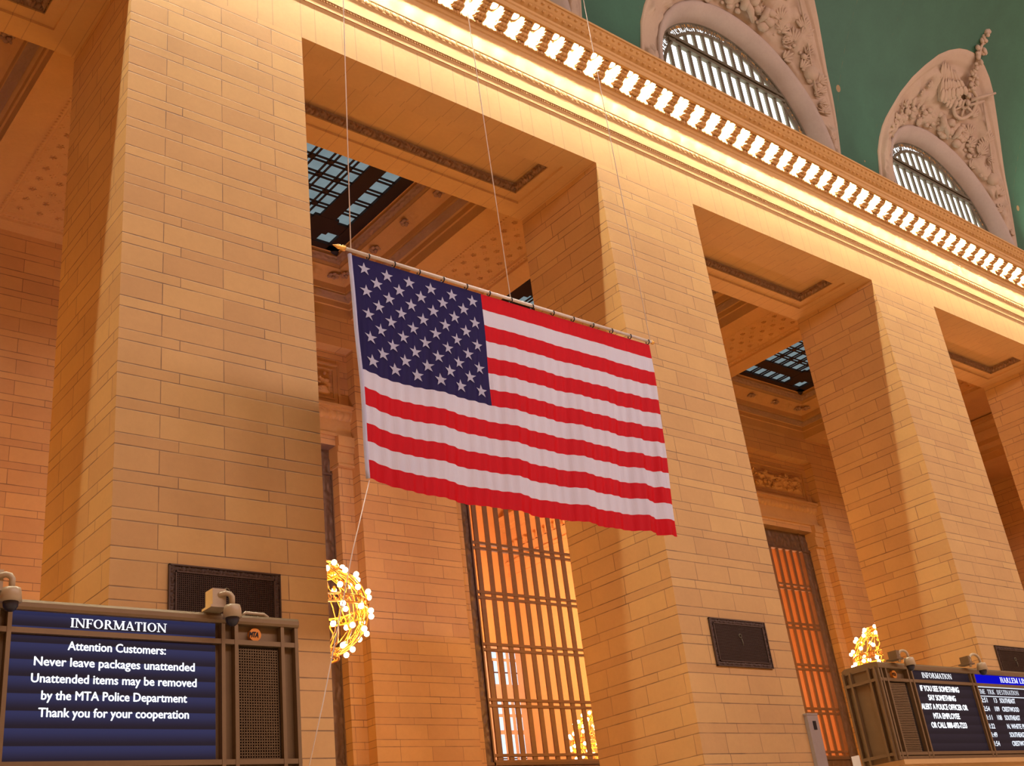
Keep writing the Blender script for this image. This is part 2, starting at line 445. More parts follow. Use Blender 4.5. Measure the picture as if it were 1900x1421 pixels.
# cornice lamps: socket rosette and bulb
lamp = empty('cornice_lamp', (0, 0, 0))
b = MB(); b.smooth = True
b.torus((0,0,0), (0,0,1), .125, .03, 20, 6); b.torus((0,0,-.03), (0,0,1), .075, .025, 16, 6)
b.tube([(0,0,.02),(0,0,-.06)], .045, 10); b.tube([(0,0,-.045),(0,0,-.06),(0,0,-.085),(0,0,-.118)], [.03,.06,.095,.118], 20, cap=False)
b.smooth = False
b.box(-.16,.16,-.17,.17,-.005,.02); b.box(-.16,.16,-.19,-.17,-.06,.02); b.box(-.16,.16,.17,.19,-.06,.02)
b.build('socket', 'plain', lamp)
b = MB(); b.smooth = True; b.ell((0,0,-.125), (.052,.052,.065), 8, 6); b.build('bulb', 'bulb', lamp)
tag(lamp, 'round lit bulb in a ringed socket between two scroll brackets under the cornice', 'lamp', 'bulbs along the cornice')
lamp.location = (LX, -.46, 23.62)
for i in range(-22, 66):
    if i: dup(lamp, (LX + i*LP, -.46, 23.62))

# vault with lunettes
def yv(z): return -18 + 18.3*math.sqrt(max(0, 1-((z-24)/14.2)**2))
GRO = [(5.24,23.7),(5.24,25.6),(5.2,26.7),(5.07,27.3),(4.9,27.8),(4.7,28.2),(4.45,28.6),(3.95,29.4),(3.4,30.1),(2.8,30.7),(2.15,31.25),(1.6,31.56),(1.0,31.79),(.5,31.89),(0.0,31.93)]
LUN = {0: 4.55, 1: 17.55, 2: 30.55, 3: 43.55}
cols = [(-32.0, 23.7), (-20.0, 23.7), (-10.0, 23.7)]
for k, xc in LUN.items():
    cols += [(xc-5.24, 23.7)] + [(xc-w, z) for w, z in GRO[1:]] + [(xc+w, z) for w, z in GRO[-2:0:-1]] + [(xc+5.24, 23.7)]
cols += [(56.0, 23.7), (62.0, 23.7)]
vs = []; fs = []; NV = 52; NK = 16; AT = math.asin((32.4-24)/14.2)
for x, z0 in cols:
    a0 = math.asin(min(1, (z0-24)/14.2))
    for i in range(NV+1):
        a = a0 + (AT-a0)*i/NK if i < NK else AT + (PI-AT)*(i-NK)/(NV-NK)
        vs.append((x, -18+18.3*math.cos(a), 24+14.2*math.sin(a)))
for c_ in range(len(cols)-1):
    if cols[c_][0] == cols[c_+1][0]: continue
    for i in range(NV): fs.append((c_*(NV+1)+i, c_*(NV+1)+i+1, (c_+1)*(NV+1)+i+1, (c_+1)*(NV+1)+i))
b = MB(); b.smooth = True; b.add(vs, fs); vo = struct(b.build('ceiling', 'vault'))
nrm = [Vector((0, (v[1]+18)/18.3**2, (v[2]-24)/14.2**2)).normalized() for v in b.v]
_f = vo.data.polygons[0].normal
vo.data.normals_split_custom_set_from_vertices([n if n.dot(_f) > 0 or True else n for n in ([-n for n in nrm] if vo.data.polygons[NV//2].normal.dot(nrm[NV//2]) < 0 else nrm)])

def resample(pts, n):
    d = [0]
    for p, q in zip(pts[:-1], pts[1:]): d.append(d[-1] + (Vector(q)-Vector(p)).length)
    out = []
    for i in range(n+1):
        t = d[-1]*i/n; k = 0
        while k < len(d)-2 and d[k+1] < t: k += 1
        f = (t-d[k])/max(1e-9, d[k+1]-d[k]); out.append(Vector(pts[k]).lerp(Vector(pts[k+1]), f))
    return out
NS, NTT = 150, 34
arch = [(-4.6,.06,23.7)] + [(-4.6*math.cos(PI*i/60), .06, 25.07+4.6*math.sin(PI*i/60)) for i in range(61)] + [(4.6,.06,23.7)]
groin = [(-w, yv(z), z) for w, z in GRO] + [(w, yv(z), z) for w, z in GRO[-2::-1]]
# smooth the groin a little
AR = resample(arch, NS)
g1 = resample(groin, 300)
for _ in range(6): g1 = [g1[0]] + [(g1[i-1]+g1[i]*2+g1[i+1])/4 for i in range(1, 300)] + [g1[300]]
# pair arch and groin points by straight fraction of height/width
GR = resample(g1, NS)
from mathutils import noise as mnoise
def LSp(s, t):
    i = min(NS-1, int(s*NS)); f = s*NS-i
    return AR[i].lerp(AR[i+1], f).lerp(GR[i].lerp(GR[i+1], f), t)
def surf_near3(v):
    best = None
    for i in range(0, NS+1):
        for j in range(0, 25):
            p = AR[i].lerp(GR[i], j/24); d = (p-v).length_squared
            if best is None or d < best[0]: best = (d, p, i)
    p = best[1]; i = best[2]
    e1 = (AR[min(NS, i+1)]-AR[max(0, i-1)]).normalized(); e2 = (GR[i]-AR[i]).normalized()
    n = e1.cross(e2).normalized()
    return p, (-n if n.y > 0 else n)
def relief_h(p, t, s, seed):
    if t < .05 or t > .80: return 0.0
    m = min(1, (t-.05)/.08)*min(1, (.80-t)/.1)
    q = Vector((p.x*1.5+seed, p.z*1.5, seed*.7))
    a = mnoise.fractal(q, 1.0, 2.1, 4); c = mnoise.noise(Vector((p.x*.5+seed*2, p.z*.5, 3.3)))
    v = max(0, a*1.1 + .12 + c*.6)
    ridg = abs(mnoise.noise(Vector((p.x*3.2+seed, p.z*3.2, 9.1))))
    return m*(.16*min(1, v*1.6) + .05*(1-ridg*2)*(v > .05))
def leafspray(b, p, n, ang, L, k, w=.07, up=.10):
    t1 = Vector((1,0,0)) - n*n.x; t1.normalize(); t2 = n.cross(t1)
    if t2.z < 0: t2 = -t2
    for i in range(k):
        a = ang + (i-(k-1)/2)*(2.0/max(2,k)); l = L*(1-.25*abs(i-(k-1)/2)/max(1,(k-1)/2))
        d = t1*math.cos(a)+t2*math.sin(a)
        c = p + d*l*.55 + n*up
        q = d.cross(n).normalized()
        rot = Matrix((d, q, n)).transposed()
        b.ell(c, (l*.5, w, .05), 7, 5, rot)
for k, xc in LUN.items():
    # grey splayed reveal round the window
    b = MB(); b.smooth = True; vs = []; n = 64; pr_ = [(4.6,.06),(4.62,-.04),(4.52,-.07),(4.40,.0),(4.25,.2),(4.17,.4),(4.14,.56)]
    path = [('v', -1)] + list(range(n+1)) + [('v', 1)]
    rows = []
    for e in path:
        row = []
        for r, y in pr_:
            if isinstance(e, tuple): row.append((xc + e[1]*r, y, 23.7))
            else:
                a = PI - PI*e/n; row.append((xc + r*math.cos(a), y, 25.15 + (r-.04)*math.sin(a)))
        rows.append(row)
    m_ = len(pr_)
    b.add([v for r_ in rows for v in r_], [(i*m_+q, (i+1)*m_+q, (i+1)*m_+q+1, i*m_+q+1) for i in range(len(rows)-1) for q in range(m_-1)])
    struct(b.build('trim_%d' % (k+2), 'greystone'))
    # plaster web with low relief
    b = MB(); b.smooth = True; vs = []
    seed = 3.1 + 5.7*k
    for i in range(NS+1):
        for j in range(NTT+1):
            p, t = AR[i].lerp(GR[i], j/NTT), j/NTT
            e2 = (GR[i]-AR[i]).normalized(); e1 = (AR[min(NS,i+1)]-AR[max(0,i-1)]).normalized(); nn = e1.cross(e2).normalized()
            if nn.y > 0: nn = -nn
            h = relief_h(p, t, i/NS, seed) + (.05 if t > .84 else 0)
            if t in (0, 1): h = 0
            vs.append(p + nn*h + Vector((xc,0,0)))
    b.add(vs, [(i*(NTT+1)+j, (i+1)*(NTT+1)+j, (i+1)*(NTT+1)+j+1, i*(NTT+1)+j+1) for i in range(NS) for j in range(NTT)])
    web = struct(b.build('wall_lunette', 'plaster'))
    if k == 0: continue
    # sculpture standing out from the web
    root = empty('relief_sculpture', (xc, 0, 29))
    off = Vector((0,0,-29)); rr = random.Random(11+k)
    b = MB(); b.smooth = True
    def Q(x, y, z, up=0.0):
        p, nn = surf_near3(Vector((x, y, z))); return p + nn*up + off, nn
    wc, wn = Q(.79, -1.28, 30.68, .28)
    b.torus(wc, wn, .60, .085, 26, 6); b.torus(wc, wn, .15, .08, 12, 6)
    u = wn.cross(Vector((1,0,0))).normalized(); v = wn.cross(u)
    for i in range(6):
        a = 2*PI*i/6+.3; d = u*math.cos(a)+v*math.sin(a); b.tube([wc+d*.12, wc+d*.58], .055, 6)
    b.build('wheel', 'plaster', root)
    b = MB(); b.smooth = True
    for row, (n_, l0, wd, up) in enumerate(((9, 1.0, .10, .16), (8, .62, .12, .26), (7, .36, .13, .34))):
        for i in range(n_):                              # feathers sweep up from the hub
            f = i/(n_-1)
            p0, n0 = Q(-.75+1.25*f, -.95-.6*f, 30.45+.5*f); p1, n1 = Q(-1.75+1.1*f, -2.15+.15*f, 31.2+.05*f)
            p0 = p0+n0*up; p1 = p0.lerp(p1+n1*up*.8, l0)
            d = (p1-p0); c = (p0+p1)/2; dn = d.normalized(); q = dn.cross(n0).normalized(); n_v = q.cross(dn)
            b.ell(c, (d.length*.55, wd, .06), 7, 6, Matrix((dn, q, n_v)).transposed())
    for i in range(14):
        p0, n0 = Q(-.5+1.0*rr.random(), -.9-.4*rr.random(), 30.3+.4*rr.random()); leafspray(b, p0, n0, 1.5+.5*rr.random(), .34, 1, .11, .3)
    b.build('wing', 'plaster', root)
    b = MB(); b.smooth = True                             # leafy staff rising past the tip
    stem = [Q(.95,-1.45,30.8,.2)[0], Q(.55,-1.79,31.1,.25)[0], Q(.43,-2.1,31.35,.28)[0], Q(.30,-2.5,31.67,.28)[0], Vector((.26,-3.05,32.15))+off, Vector((.2,-3.5,32.62))+off]
    b.tube(stem, [.10,.10,.09,.09,.08,.05], 8)
    for i in range(34):
        f = i/33; q = f*(len(stem)-1.001); a_ = int(q); p = stem[a_].lerp(stem[a_+1], q-a_)
        e = Vector((rr.uniform(-1,1), rr.uniform(-.6,.1), rr.uniform(-.6,.6)))
        b.ell(p+e*.26*(1.1-.55*f), (.08+.08*rr.random(), .09, .09+.08*rr.random()), 7, 5)
    for s_ in (-1, 1): b.ell(stem[4]+Vector((.28*s_,.0,-.12)), (.13,.10,.13), 8, 6)
    b.ell(stem[-1], (.11,.12,.16), 8, 6)
    b.build('staff', 'plaster', root)
    b = MB(); b.smooth = True                             # crossed bars right of the wheel
    p0, _n = Q(.94,-1.55,30.87,.32); p1, _n = Q(2.07,-2.21,31.22,.3); b.tube([p0, p1], [.10,.05], 7)
    p0, _n = Q(1.0,-1.35,30.72,.3); p1, _n = Q(1.75,-1.75,30.95,.26); b.tube([p0, p1], [.08,.04], 7)
    b.build('crossbar', 'plaster', root)
    b = MB(); b.smooth = True                             # figure-like drapery and scrolls under the wheel
    for (x0,y0,z0),(x1,y1,z1),r0 in (((0,-.64,30.22),(.48,-.33,29.95),.13),((.49,-.52,30.11),(.87,-.7,30.2),.15),((.2,-.55,30.15),(1.05,-.22,29.77),.12),((1.35,-.74,30.14),(1.29,-.29,29.78),.12),((.3,-.3,29.95),(.1,-.6,30.3),.14)):
        p0, n0 = Q(x0,y0,z0,.16); p1, n1 = Q(x1,y1,z1,.12); b.tube([p0, (p0+p1)/2+n0*.10, p1], [r0, r0*1.15, r0*.5], 8)
    for i in range(18):
        p, nn = Q(rr.uniform(-.6,1.8), rr.uniform(-.9,-.05), rr.uniform(29.6,30.3)); s_ = rr.uniform(.09,.2); b.ell(p+nn*.1, (s_*1.5,s_,s_), 7, 5)
    b.build('drapery', 'plaster', root)
    b = MB(); b.smooth = True                             # sprays of leaves and buds
    for x_, y_, z_, L, kk in ((2.9,-.95,29.75,.45,7),(2.83,-.53,29.35,.5,7),(2.03,-.71,29.9,.5,7),(1.66,-1.21,30.46,.4,6),(3.0,-.79,29.54,.5,7),(2.77,.06,28.9,.4,5),(3.4,-.2,28.6,.45,6),(4.37,-.03,27.06,.4,5),(4.1,-.3,28.15,.4,5),(4.19,-.2,27.79,.4,6),
                         (-4.02,-.48,28.46,.32,5),(-2.91,-.45,29.22,.35,5),(-2.56,-.66,29.63,.35,5),(-2.08,-.94,30.1,.3,5),(-1.79,-1.27,30.48,.3,5),(-2.52,-.07,29.15,.35,5),(-1.26,-.03,29.65,.35,5),(-2.14,-.3,29.45,.35,5),(-3.5,-.3,28.8,.3,5),(4.82,-.05,26.0,.3,4),(-.6,-.4,29.9,.35,5),(2.2,-.4,29.6,.4,5)):
        p, nn = Q(x_, y_, z_, .03); leafspray(b, p, nn, rr.uniform(.7,2.4), L*1.15, kk, .055, .08)
    for i in range(70):
        x_ = rr.uniform(-3.9, 4.2); zc = 25.07+math.sqrt(max(0, 4.75**2-x_*x_)) + rr.uniform(.1,.9)
        p, nn = Q(x_, -rr.uniform(0,.7), zc); s_ = rr.uniform(.05,.14)
        b.ell(p+nn*.06, (s_*1.5, s_, s_), 6, 4)
    for i in range(26):
        x_ = rr.uniform(-4.2, 4.4); zc = 25.07+math.sqrt(max(0, 4.72**2-x_*x_)) + rr.uniform(.15,.8)
        p, nn = Q(x_, -rr.uniform(0,.8), zc, .03); leafspray(b, p, nn, rr.uniform(0,3.14), rr.uniform(.25,.45), rr.choice((3,4,5,6)), .03, .07)
    b.build('leaf_sprays', 'plaster', root)
    b = MB(); b.smooth = True                             # slim rod and ball on the right
    rod = [Q(1.87,-1.77,30.88,.12)[0], Q(2.97,-1.06,29.84,.12)[0], Q(3.55,-.64,29.03,.12)[0], Q(4.1,-.2,27.6,.12)[0]]
    b.tube(rod, .04, 6)
    p0, n0 = Q(3.8,-.37,28.46,.02); b.ell(p0, (.34,.26,.34), 12, 8)
    b.build('garland', 'plaster', root)
    tag(root, {1:'plaster relief of wing, wheel and leaves above the large arched window at the top edge',
               2:'plaster relief of winged wheel and leafy staff whose tip overlaps the green ceiling',
               3:'plaster relief on the half hidden lunette at the far right edge'}[k], 'relief sculpture', 'lunette relief sculptures')

# lunette windows
for wi, (k, xc) in enumerate(LUN.items()):
    root = struct(empty('window_%d' % (wi+1), (xc, .6, 25.15)), ['arched window cut by the top edge','large arched window with white panes near the top','second arched window with white panes under the winged wheel','arched window at the far right edge'][wi])
    b = MB()
    n = 64; rr = random.Random(k+5)
    for ri, (r0, r1) in enumerate(((3.70,3.82),(3.82,3.96),(3.96,4.30))):
        N_ = 170
        for i in range(N_):
            a0 = PI*i/N_; a1 = PI*(i+1)/N_
            edge = min(i, N_-i)/N_
            if rr.random() < (.012 if edge > .12 else .2) and ri == 1: continue
            h = -.01+.03*rr.random()
            vs_ = [(r*math.cos(a), h + .03*(rr.random()-.5), r*math.sin(a)) for r, a in ((r0,a0),(r1,a0),(r1,a1),(r0,a1))]
            b.add(vs_, [(0,1,2,3)])
    for s_ in (-1, 1): b.box(*sorted((s_*3.72, s_*4.12)), -.02, .06, -1.5, 0)
    b.smooth = True; b.torus((0,.02,0), (0,1,0), 3.72, .07, 64, 6); b.torus((0,.0,0), (0,1,0), 4.12, .05, 64, 6); b.smooth = False
    b.build('window_border', 'lattice', root)
    b = MB(); 
    for i in range(-7, 8):
        x = i*.51
        if abs(x) > 3.65: continue
        zt = math.sqrt(3.72**2-x*x); b.box(x-.085, x+.085, .0, .07, -1.5, zt)
    b.box(-3.1, 3.1, -.08, .07, 2.28, 2.40); b.box(-3.1, 3.1, -.08, .07, 2.50, 2.62); b.box(-3.1,3.1,.0,.06,2.4,2.5)
    b.build('window_bars', 'lattice', root)
    b = MB(); b.add([(4.0*math.cos(PI*i/40), .1, 4.0*math.sin(PI*i/40)) for i in range(41)]+[(-4.0,.1,-1.5),(4.0,.1,-1.5)], [tuple(range(43))]); b.build('pane', 'day', root)

# ------------------------------------------------------------------ gallery behind the piers
YB = 12.5; ZB = 21.33
CP = [(0,21.33),(0,21.70),(.05,21.72),(.05,21.92),(.15,21.95),(.36,22.07),(.40,22.10),(.40,22.34),(.50,22.38),(.86,22.62),(.92,22.66),(.92,22.72),(.96,22.84),(1.12,22.98),(1.14,23.0),(1.14,23.10),(1.22,23.12),(1.22,23.3)]
b = MB()
for j in BAYS:
    a, c = PER*j, PER*j+OPW
    for (d0,z0),(d1,z1) in zip(CP[:-1],CP[1:]):
        ring(b, (a+d0,c-d0,PD+d0,YB-d0), z0, (a+d1,c-d1,PD+d1,YB-d1), z1)
for k in range(-1, 5):
    x0, x1 = PER*k-3.9, PER*k
    if k == -1: x0 = -17
    if k == 4: x1 = 52
    if k in (-1, 4): b.quad((x0,PD,ZB),(x0,YB,ZB),(x1,YB,ZB),(x1,PD,ZB)); continue
    R = [((x0,x1,PD,YB),ZB),((x0+.82,x1-.82,PD+.55,YB-.5),ZB),((x0+.84,x1-.84,PD+.57,YB-.52),ZB+.07),((x0+1.02,x1-1.02,PD+.75,YB-.7),ZB+.07),((x0+1.06,x1-1.06,PD+.79,YB-.74),ZB+.13)]
    for (r0,z0),(r1,z1) in zip(R[:-1],R[1:]): ring(b, r0, z0, r1, z1)
    r, z = R[-1]; b.quad((r[0],r[2],z),(r[0],r[3],z),(r[1],r[3],z),(r[1],r[2],z))
b.box(-17, 52, PD-.1, YB+.2, 23.36, 23.5)
gal = struct(b.build('ceiling_gallery', 'carved'))
for j in (-1, 0, 1, 2):
    a, c = PER*j, PER*j+OPW
    b = MB(); b.smooth = True
    f1 = eggs(.17, .05); f2 = scroll(.3, .10); 
    def rose(u, w):
        d = abs((u % 2.6)-1.3); q = (d/.32)**2 + ((w-.5)/.42)**2
        g = .010*math.sin(u*16+math.sin(w*9)*2)*(.5+.5*math.cos((w-.5)*2*PI))
        return g + (.11*(1-q)*(.6+.4*math.cos(5*math.atan2(w-.5, (u%2.6)-1.3))) if q < 1 else 0)
    for d0,z0,d1,z1,fn,nw,sp in ((.14,21.94,.37,22.07,f2,6,.06),(.50,22.38,.86,22.62,rose,8,.07),(.95,22.82,1.13,22.99,f2,6,.06)):
        b.cur = 1 if fn is rose else 0
        dd = d1-d0; dz = z1-z0; l = math.hypot(dd, dz)
        nx, nz = dz/l, -dd/l
        for A,B,Wv,N in (((c-d0,PD+d0),(c-d0,YB-d0),(-dd,0),(-nx,0)), ((c-d0,YB-d0),(a+d0,YB-d0),(0,-dd),(0,-nx)), ((a+d0,YB-d0),(a+d0,PD+d0),(dd,0),(nx,0)), ((a+d0,PD+d0),(c-d0,PD+d0),(0,dd),(0,nx))):
            L = math.hypot(B[0]-A[0], B[1]-A[1])
            b.strip((A[0],A[1],z0),(B[0],B[1],z0),(Wv[0],Wv[1],dz),(N[0],N[1],nz),fn,int(L/sp),nw)
    b.cur = 0
    cx_, cy_ = (a+c)/2, (PD+YB)/2; hx_, hy_ = OPW/2-.68, (YB-PD)/2-.68
    for q in (-2, -1, 0, 1, 2):
        for px_, py_ in ((cx_+q*1.75, cy_+hy_), (cx_+q*1.75, cy_-hy_), (cx_+hx_, cy_+q*1.85), (cx_-hx_, cy_+q*1.85)):
            if abs(px_-cx_) > hx_+.01 or abs(py_-cy_) > hy_+.01: continue
            b.ell((px_, py_, 22.44), (.07,.07,.06), 8, 5)
            for i in range(7):
                a_ = 2*PI*i/7; b.ell((px_+.15*math.cos(a_), py_+.15*math.sin(a_), 22.47), (.085,.085,.05), 7, 4)
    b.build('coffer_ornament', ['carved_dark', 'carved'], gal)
for k in (0, 1, 2, 3):
    x0, x1 = PER*k-3.9, PER*k; xm = (x0+x1)/2
    b = MB(); b.smooth = True
    y = PD+1.25; r_ = 0
    while y < YB-.9:
        for q in (-1, 0, 1):
            c_ = (xm+q*.55, y, ZB+.12)
            b.ell(c_, (.045,.045,.07), 8, 5)
            for i in range(5):
                a_ = 2*PI*i/5; b.ell((c_[0]+.075*math.cos(a_), c_[1]+.075*math.sin(a_), ZB+.125), (.035,.035,.03), 6, 4)
        if y+.27 < YB-.9:
            for q in (-1.5,-.5, .5, 1.5):
                c_ = (xm+q*.55, y+.27, ZB+.13)
                for i in range(4):
                    a_ = PI*i/2; b.ell((c_[0]+.07*math.cos(a_), c_[1]+.07*math.sin(a_), ZB+.13), (.03,.03,.014), 6, 4)
        y += .537
    x_a, x_b, y_a, y_b = x0+.93, x1-.93, PD+.66, YB-.61
    for A, B in (((x_a,y_a),(x_b,y_a)),((x_b,y_a),(x_b,y_b)),((x_b,y_b),(x_a,y_b)),((x_a,y_b),(x_a,y_a))):
        L = math.hypot(B[0]-A[0],B[1]-A[1]); n = int(L/.13)
        for i in range(n):
            f = (i+.5)/n; b.ell((A[0]+(B[0]-A[0])*f, A[1]+(B[1]-A[1])*f, ZB+.07), (.04,.04,.035), 6, 4)
    b.build('rosette_panel', 'carved', gal)

# skylights
for wi, j in enumerate((-1, 0, 1, 2)):
    xc = PER*j+OPW/2; yc = (PD+YB)/2
    root = struct(empty('window_%d' % (wi+5), (xc, yc, 23.2)), ['skylight in the coffer at the left edge','dark iron skylight with blue grey panes above the flag','dark iron skylight glimpsed through the flag opening beyond the rosette beam','dark iron skylight beyond the second pier'][wi])
    hx, hy = 3.38, 3.62
    b = MB()
    for s_ in (-1, 1):
        b.box(*sorted((s_*2.92, s_*hx)), -hy, hy, -.09, .05); b.box(*sorted((s_*1.78, s_*2.35)), -hy, hy, -.06, .05)
        b.box(-hx, hx, *sorted((s_*3.18, s_*hy)), -.09, .05); b.box(-hx, hx, *sorted((s_*2.0, s_*2.58)), -.06, .05)
        for t_ in (-1, 1): b.box(*sorted((s_*1.6, s_*2.5)), *sorted((t_*1.85, t_*2.72)), -.07, .05)
        for t_ in (-1, 1):
            b.smooth = True; b.ell((s_*hx, t_*hy, -.06), (.28,.28,.14), 10, 6); b.smooth = False
    b.build('skylight_frame', 'iron', root)
    b = MB()
    for i in range(-2, 3):
        for e in (-.085, .085): b.box(i*.65+e-.027, i*.65+e+.027, -3.2, 3.2, -.02, .03)
    for i in range(-2, 3):
        for e in (-.085, .085): b.box(-2.95, 2.95, i*.69+e-.027, i*.69+e+.027, -.02, .03)
        for q in range(-2, 3): b.smooth = True; b.ell((q*.65, i*.69, .0), (.12,.12,.035), 10, 4); b.smooth = False
    b.build('glazing_bars', 'iron', root)
    b = MB(); b.quad((-hx,-hy,.03),(-hx,hy,.03),(hx,hy,.03),(hx,-hy,.03)); b.build('pane', 'skypane', root)

# back wall
YJ = 12.95; YG = 13.4; WT = 16.6
b = MB()
for k in range(-1, 5):
    x0, x1 = PER*k-3.9, PER*k
    if k == -1: x0 = -17
    if k == 4: x1 = 52
    b.box(x0, x1, YB, 14.0, 0, 20.15)
b.box(-17, 52, YB, 14.0, 20.15, ZB)
for j in BAYS:
    a, c = PER*j, PER*j+OPW
    b.box(a, a+.55, YJ, 14.0, 0, 16.95); b.box(c-.55, c, YJ, 14.0, 0, 16.95)
    b.box(a, c, YJ-.02, 14.0, 16.6, 20.15)
    b.box(a+.55, c-.55, YG+.05, 14.0, 0, 5.0)
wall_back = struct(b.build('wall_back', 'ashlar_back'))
for j in (-1, 0, 1, 2):
    a, c = PER*j, PER*j+OPW
    b = MB()                                        # entablature ledges, capitals on the jambs
    b.box(a, c, YJ-.10, YJ, 16.93, 17.03); b.box(a, c, YJ-.05, YJ, 17.03, 17.55); b.box(a, c, YJ-.30, YJ, 17.93, 18.03); b.box(a, c, YJ-.22, YJ, 17.83, 17.93)
    for x0, x1 in ((a, a+.62), (c-.62, c)):
        b.box(x0-.0, x1, YJ-.24, YG+.1, 16.55, 16.90)
        b.box(x0, x1-.02 if x0 == a else x1, YJ-.18, YG, 16.35, 16.55); b.box(x0, x1, YJ-.12, YG, 15.95, 16.35); b.box(x0, x1, YJ-.16, YG, 15.85, 15.93)
    b.smooth = True
    b.strip((a,YJ-.05,17.55),(c,YJ-.05,17.55),(0,-.12,.28),(0,-.92,-.39),eggs(.26,.09),int(OPW/.04),8)
    b.build('entablature', 'carved', wall_back)
    b = MB()
    px0, px1, z0, z1 = a+.35, c-.35, 18.08, 19.66
    for s0,s1,y0 in ((0,.07,-.09),(.07,.2,-.03),(.2,.26,-.07)):
        b.box(px0+s0, px1-s0, YJ+y0, YJ, z0+s0, z0+s1); b.box(px0+s0, px1-s0, YJ+y0, YJ, z1-s1, z1-s0)
        b.box(px0+s0, px0+s1, YJ+y0, YJ, z0+s1, z1-s1); b.box(px1-s1, px1-s0, YJ+y0, YJ, z0+s1, z1-s1)
    b.build('panel_frame', 'carved', wall_back)
    b = MB(); b.smooth = True
    def car(u, w):
        v = mnoise.fractal(Vector((u*2.0, w*3.2, j*7.7)), 1, 2, 3); m = min(1, w/.12, (1-w)/.12)
        return m*(.05+.22*max(0, v+.18))
    b.strip((px0+.4,YJ-.03,z0+.34),(px1-.4,YJ-.03,z0+.34),(0,0,z1-z0-.68),(0,-1,0),car,170,24)
    rr = random.Random(j+40)
    for i in range(120):
        b.ell((rr.uniform(px0+.55,px1-.55), YJ-.16, rr.uniform(z0+.4,z1-.4)), (rr.uniform(.04,.12),.08,rr.uniform(.04,.1)), 6, 4)
    tag(b.build('carved_panel', 'carved'), {-1:'carved stone foliage panel behind the first pier, out of sight',0:'carved stone foliage panel between the big pier and the flag',1:'carved stone foliage panel hidden behind the flag and second pier',2:'carved stone foliage panel over the narrow grille beyond the second pier'}[j], 'carved panel', 'carved panels on the gallery wall')

b = MB(); b.box(52, 52.4, -.5, 26.4, 0, 24); struct(b.build('wall_end', 'ashlar_back'))
for x0 in (0, -13):  # added unseen blockers that cut off the lower edge of the gallery spots
    b = MB(); b.box(x0, x0+9.1, 6.1, 6.3, 0, 3.27); struct(b.build('added_light_blocker', 'plain'))

# bronze grille windows in the back wall
for wi, j in enumerate((-1, 0, 1, 2)):
    a, c = PER*j+.55, PER*j+OPW-.55; xc = (a+c)/2
    root = struct(empty('window_%d' % (wi+9), (xc, YG, 11)), ['bronze grille window left of the big pier','bronze grille window beside the chandelier, mostly hidden by the big pier','tall bronze grille window under the flag','tall bronze grille window between second and third pier'][wi])
    hx = (c-a)/2; ZT = WT-11; Z0 = 5.0-11
    b = MB(); b.smooth = True; fn = scroll(.85, .07)
    def brd(u, w):
        q = (u % .9)
        if q < .13: return .02 + .04*(math.sin(w*PI*6) > 0)
        return fn(u, w)
    for s_ in (-1, 1):
        b.strip((s_*hx,0,Z0),(s_*hx,0,ZT),(-s_*.62,0,0),(0,-1,0),brd,150,14)
    b.strip((-hx,-.01,ZT-.85),(hx,-.01,ZT-.85),(0,0,.85),(0,-1,0),brd,130,12)
    b.strip((-hx,-.01,Z0+.1),(hx,-.01,Z0+.1),(0,0,1.25),(0,-1,0),brd,130,14)
    b.smooth = False
    for s_ in (-1, 1): b.box(*sorted((s_*hx, s_*(hx-.04))), -.08, .1, Z0, ZT); b.box(*sorted((s_*(hx-.6), s_*(hx-.66))), -.10, .1, Z0, ZT)
    b.box(-hx, hx, -.10, .1, ZT-.90, ZT-.84); b.box(-hx, hx, -.10, .1, Z0+1.35, Z0+1.45)
    b.build('grille_border', 'border_bronze', root)
    for i in range(-6, 7):
        b = MB(); x = i*.512
        b.box(x-.095, x+.095, -.03, .03, Z0+1.4, ZT-.86)
        b.build('mullion', 'grille', root)
    for z in (13.93, 12.12, 10.28, 8.39, 6.58):
        b = MB(); z -= 11
        for e in (-.10, .10): b.box(-hx+.63, hx-.63, -.06, .05, z+e-.045, z+e+.045)
        b.build('cross_bar', 'grille', root)

# hall beyond the grilles
YS, XE, ZH = 26.0, 26.74, 22.0
b = MB(); b.box(-17, 52, YS, YS+.4, 0, ZH+.5); wall_south = struct(b.build('wall_south', 'plain'))
b = MB(); b.box(XE, XE+.4, 14.0, YS, 0, ZH)
for z0, z1, d in ((17.6,17.75,.12),(17.75,18.15,.08),(18.15,18.3,.22),(18.9,19.2,.1),(19.9,20.1,.25),(20.1,20.4,.4),(20.4,20.6,.55)): b.box(XE-d, XE, 14.0, YS, z0, z1)
x_ = 14.3
while x_ < YS: b.box(XE-.30, XE, x_, x_+.16, 18.9, 19.15); x_ += .34
struct(b.build('wall_east', 'plain'))
b = MB(); b.box(-17, 52, 14.0, YS, ZH, ZH+.3)
for y0 in (17.0, 21.5): b.box(-17, 52, y0, y0+.9, ZH-.9, ZH)
struct(b.build('ceiling_hall', 'plain'))
root = struct(empty('window_13', (25.4, YS, 11.2)), 'pale stained window deep inside the hall behind the grille')
b = MB(); b.box(-1.25, 1.25, -.25, -.05, -5.2, 2.75)
b.build('window_frame', 'greystone', root)
b = MB()
for x0, x1 in ((-.90,-.38),(-.18,.22),(.44,.82)):
    for z0, z1 in ((2.1,2.4),(.85,1.95),(-.55,.1),(-1.3,-.7),(-3.8,-1.5)): b.box(x0, x1, -.28, -.26, z0, z1)
b.build('pane', 'hallday', root)
b = MB()
for x0, x1 in ((-.90,-.38),(-.18,.22),(.44,.82)):
    for z in (1.4, -2.6): b.box(x0, x1, -.31, -.28, z-.03, z+.03)
    b.box((x0+x1)/2-.02, (x0+x1)/2+.02, -.30, -.28, -3.8, 1.95)
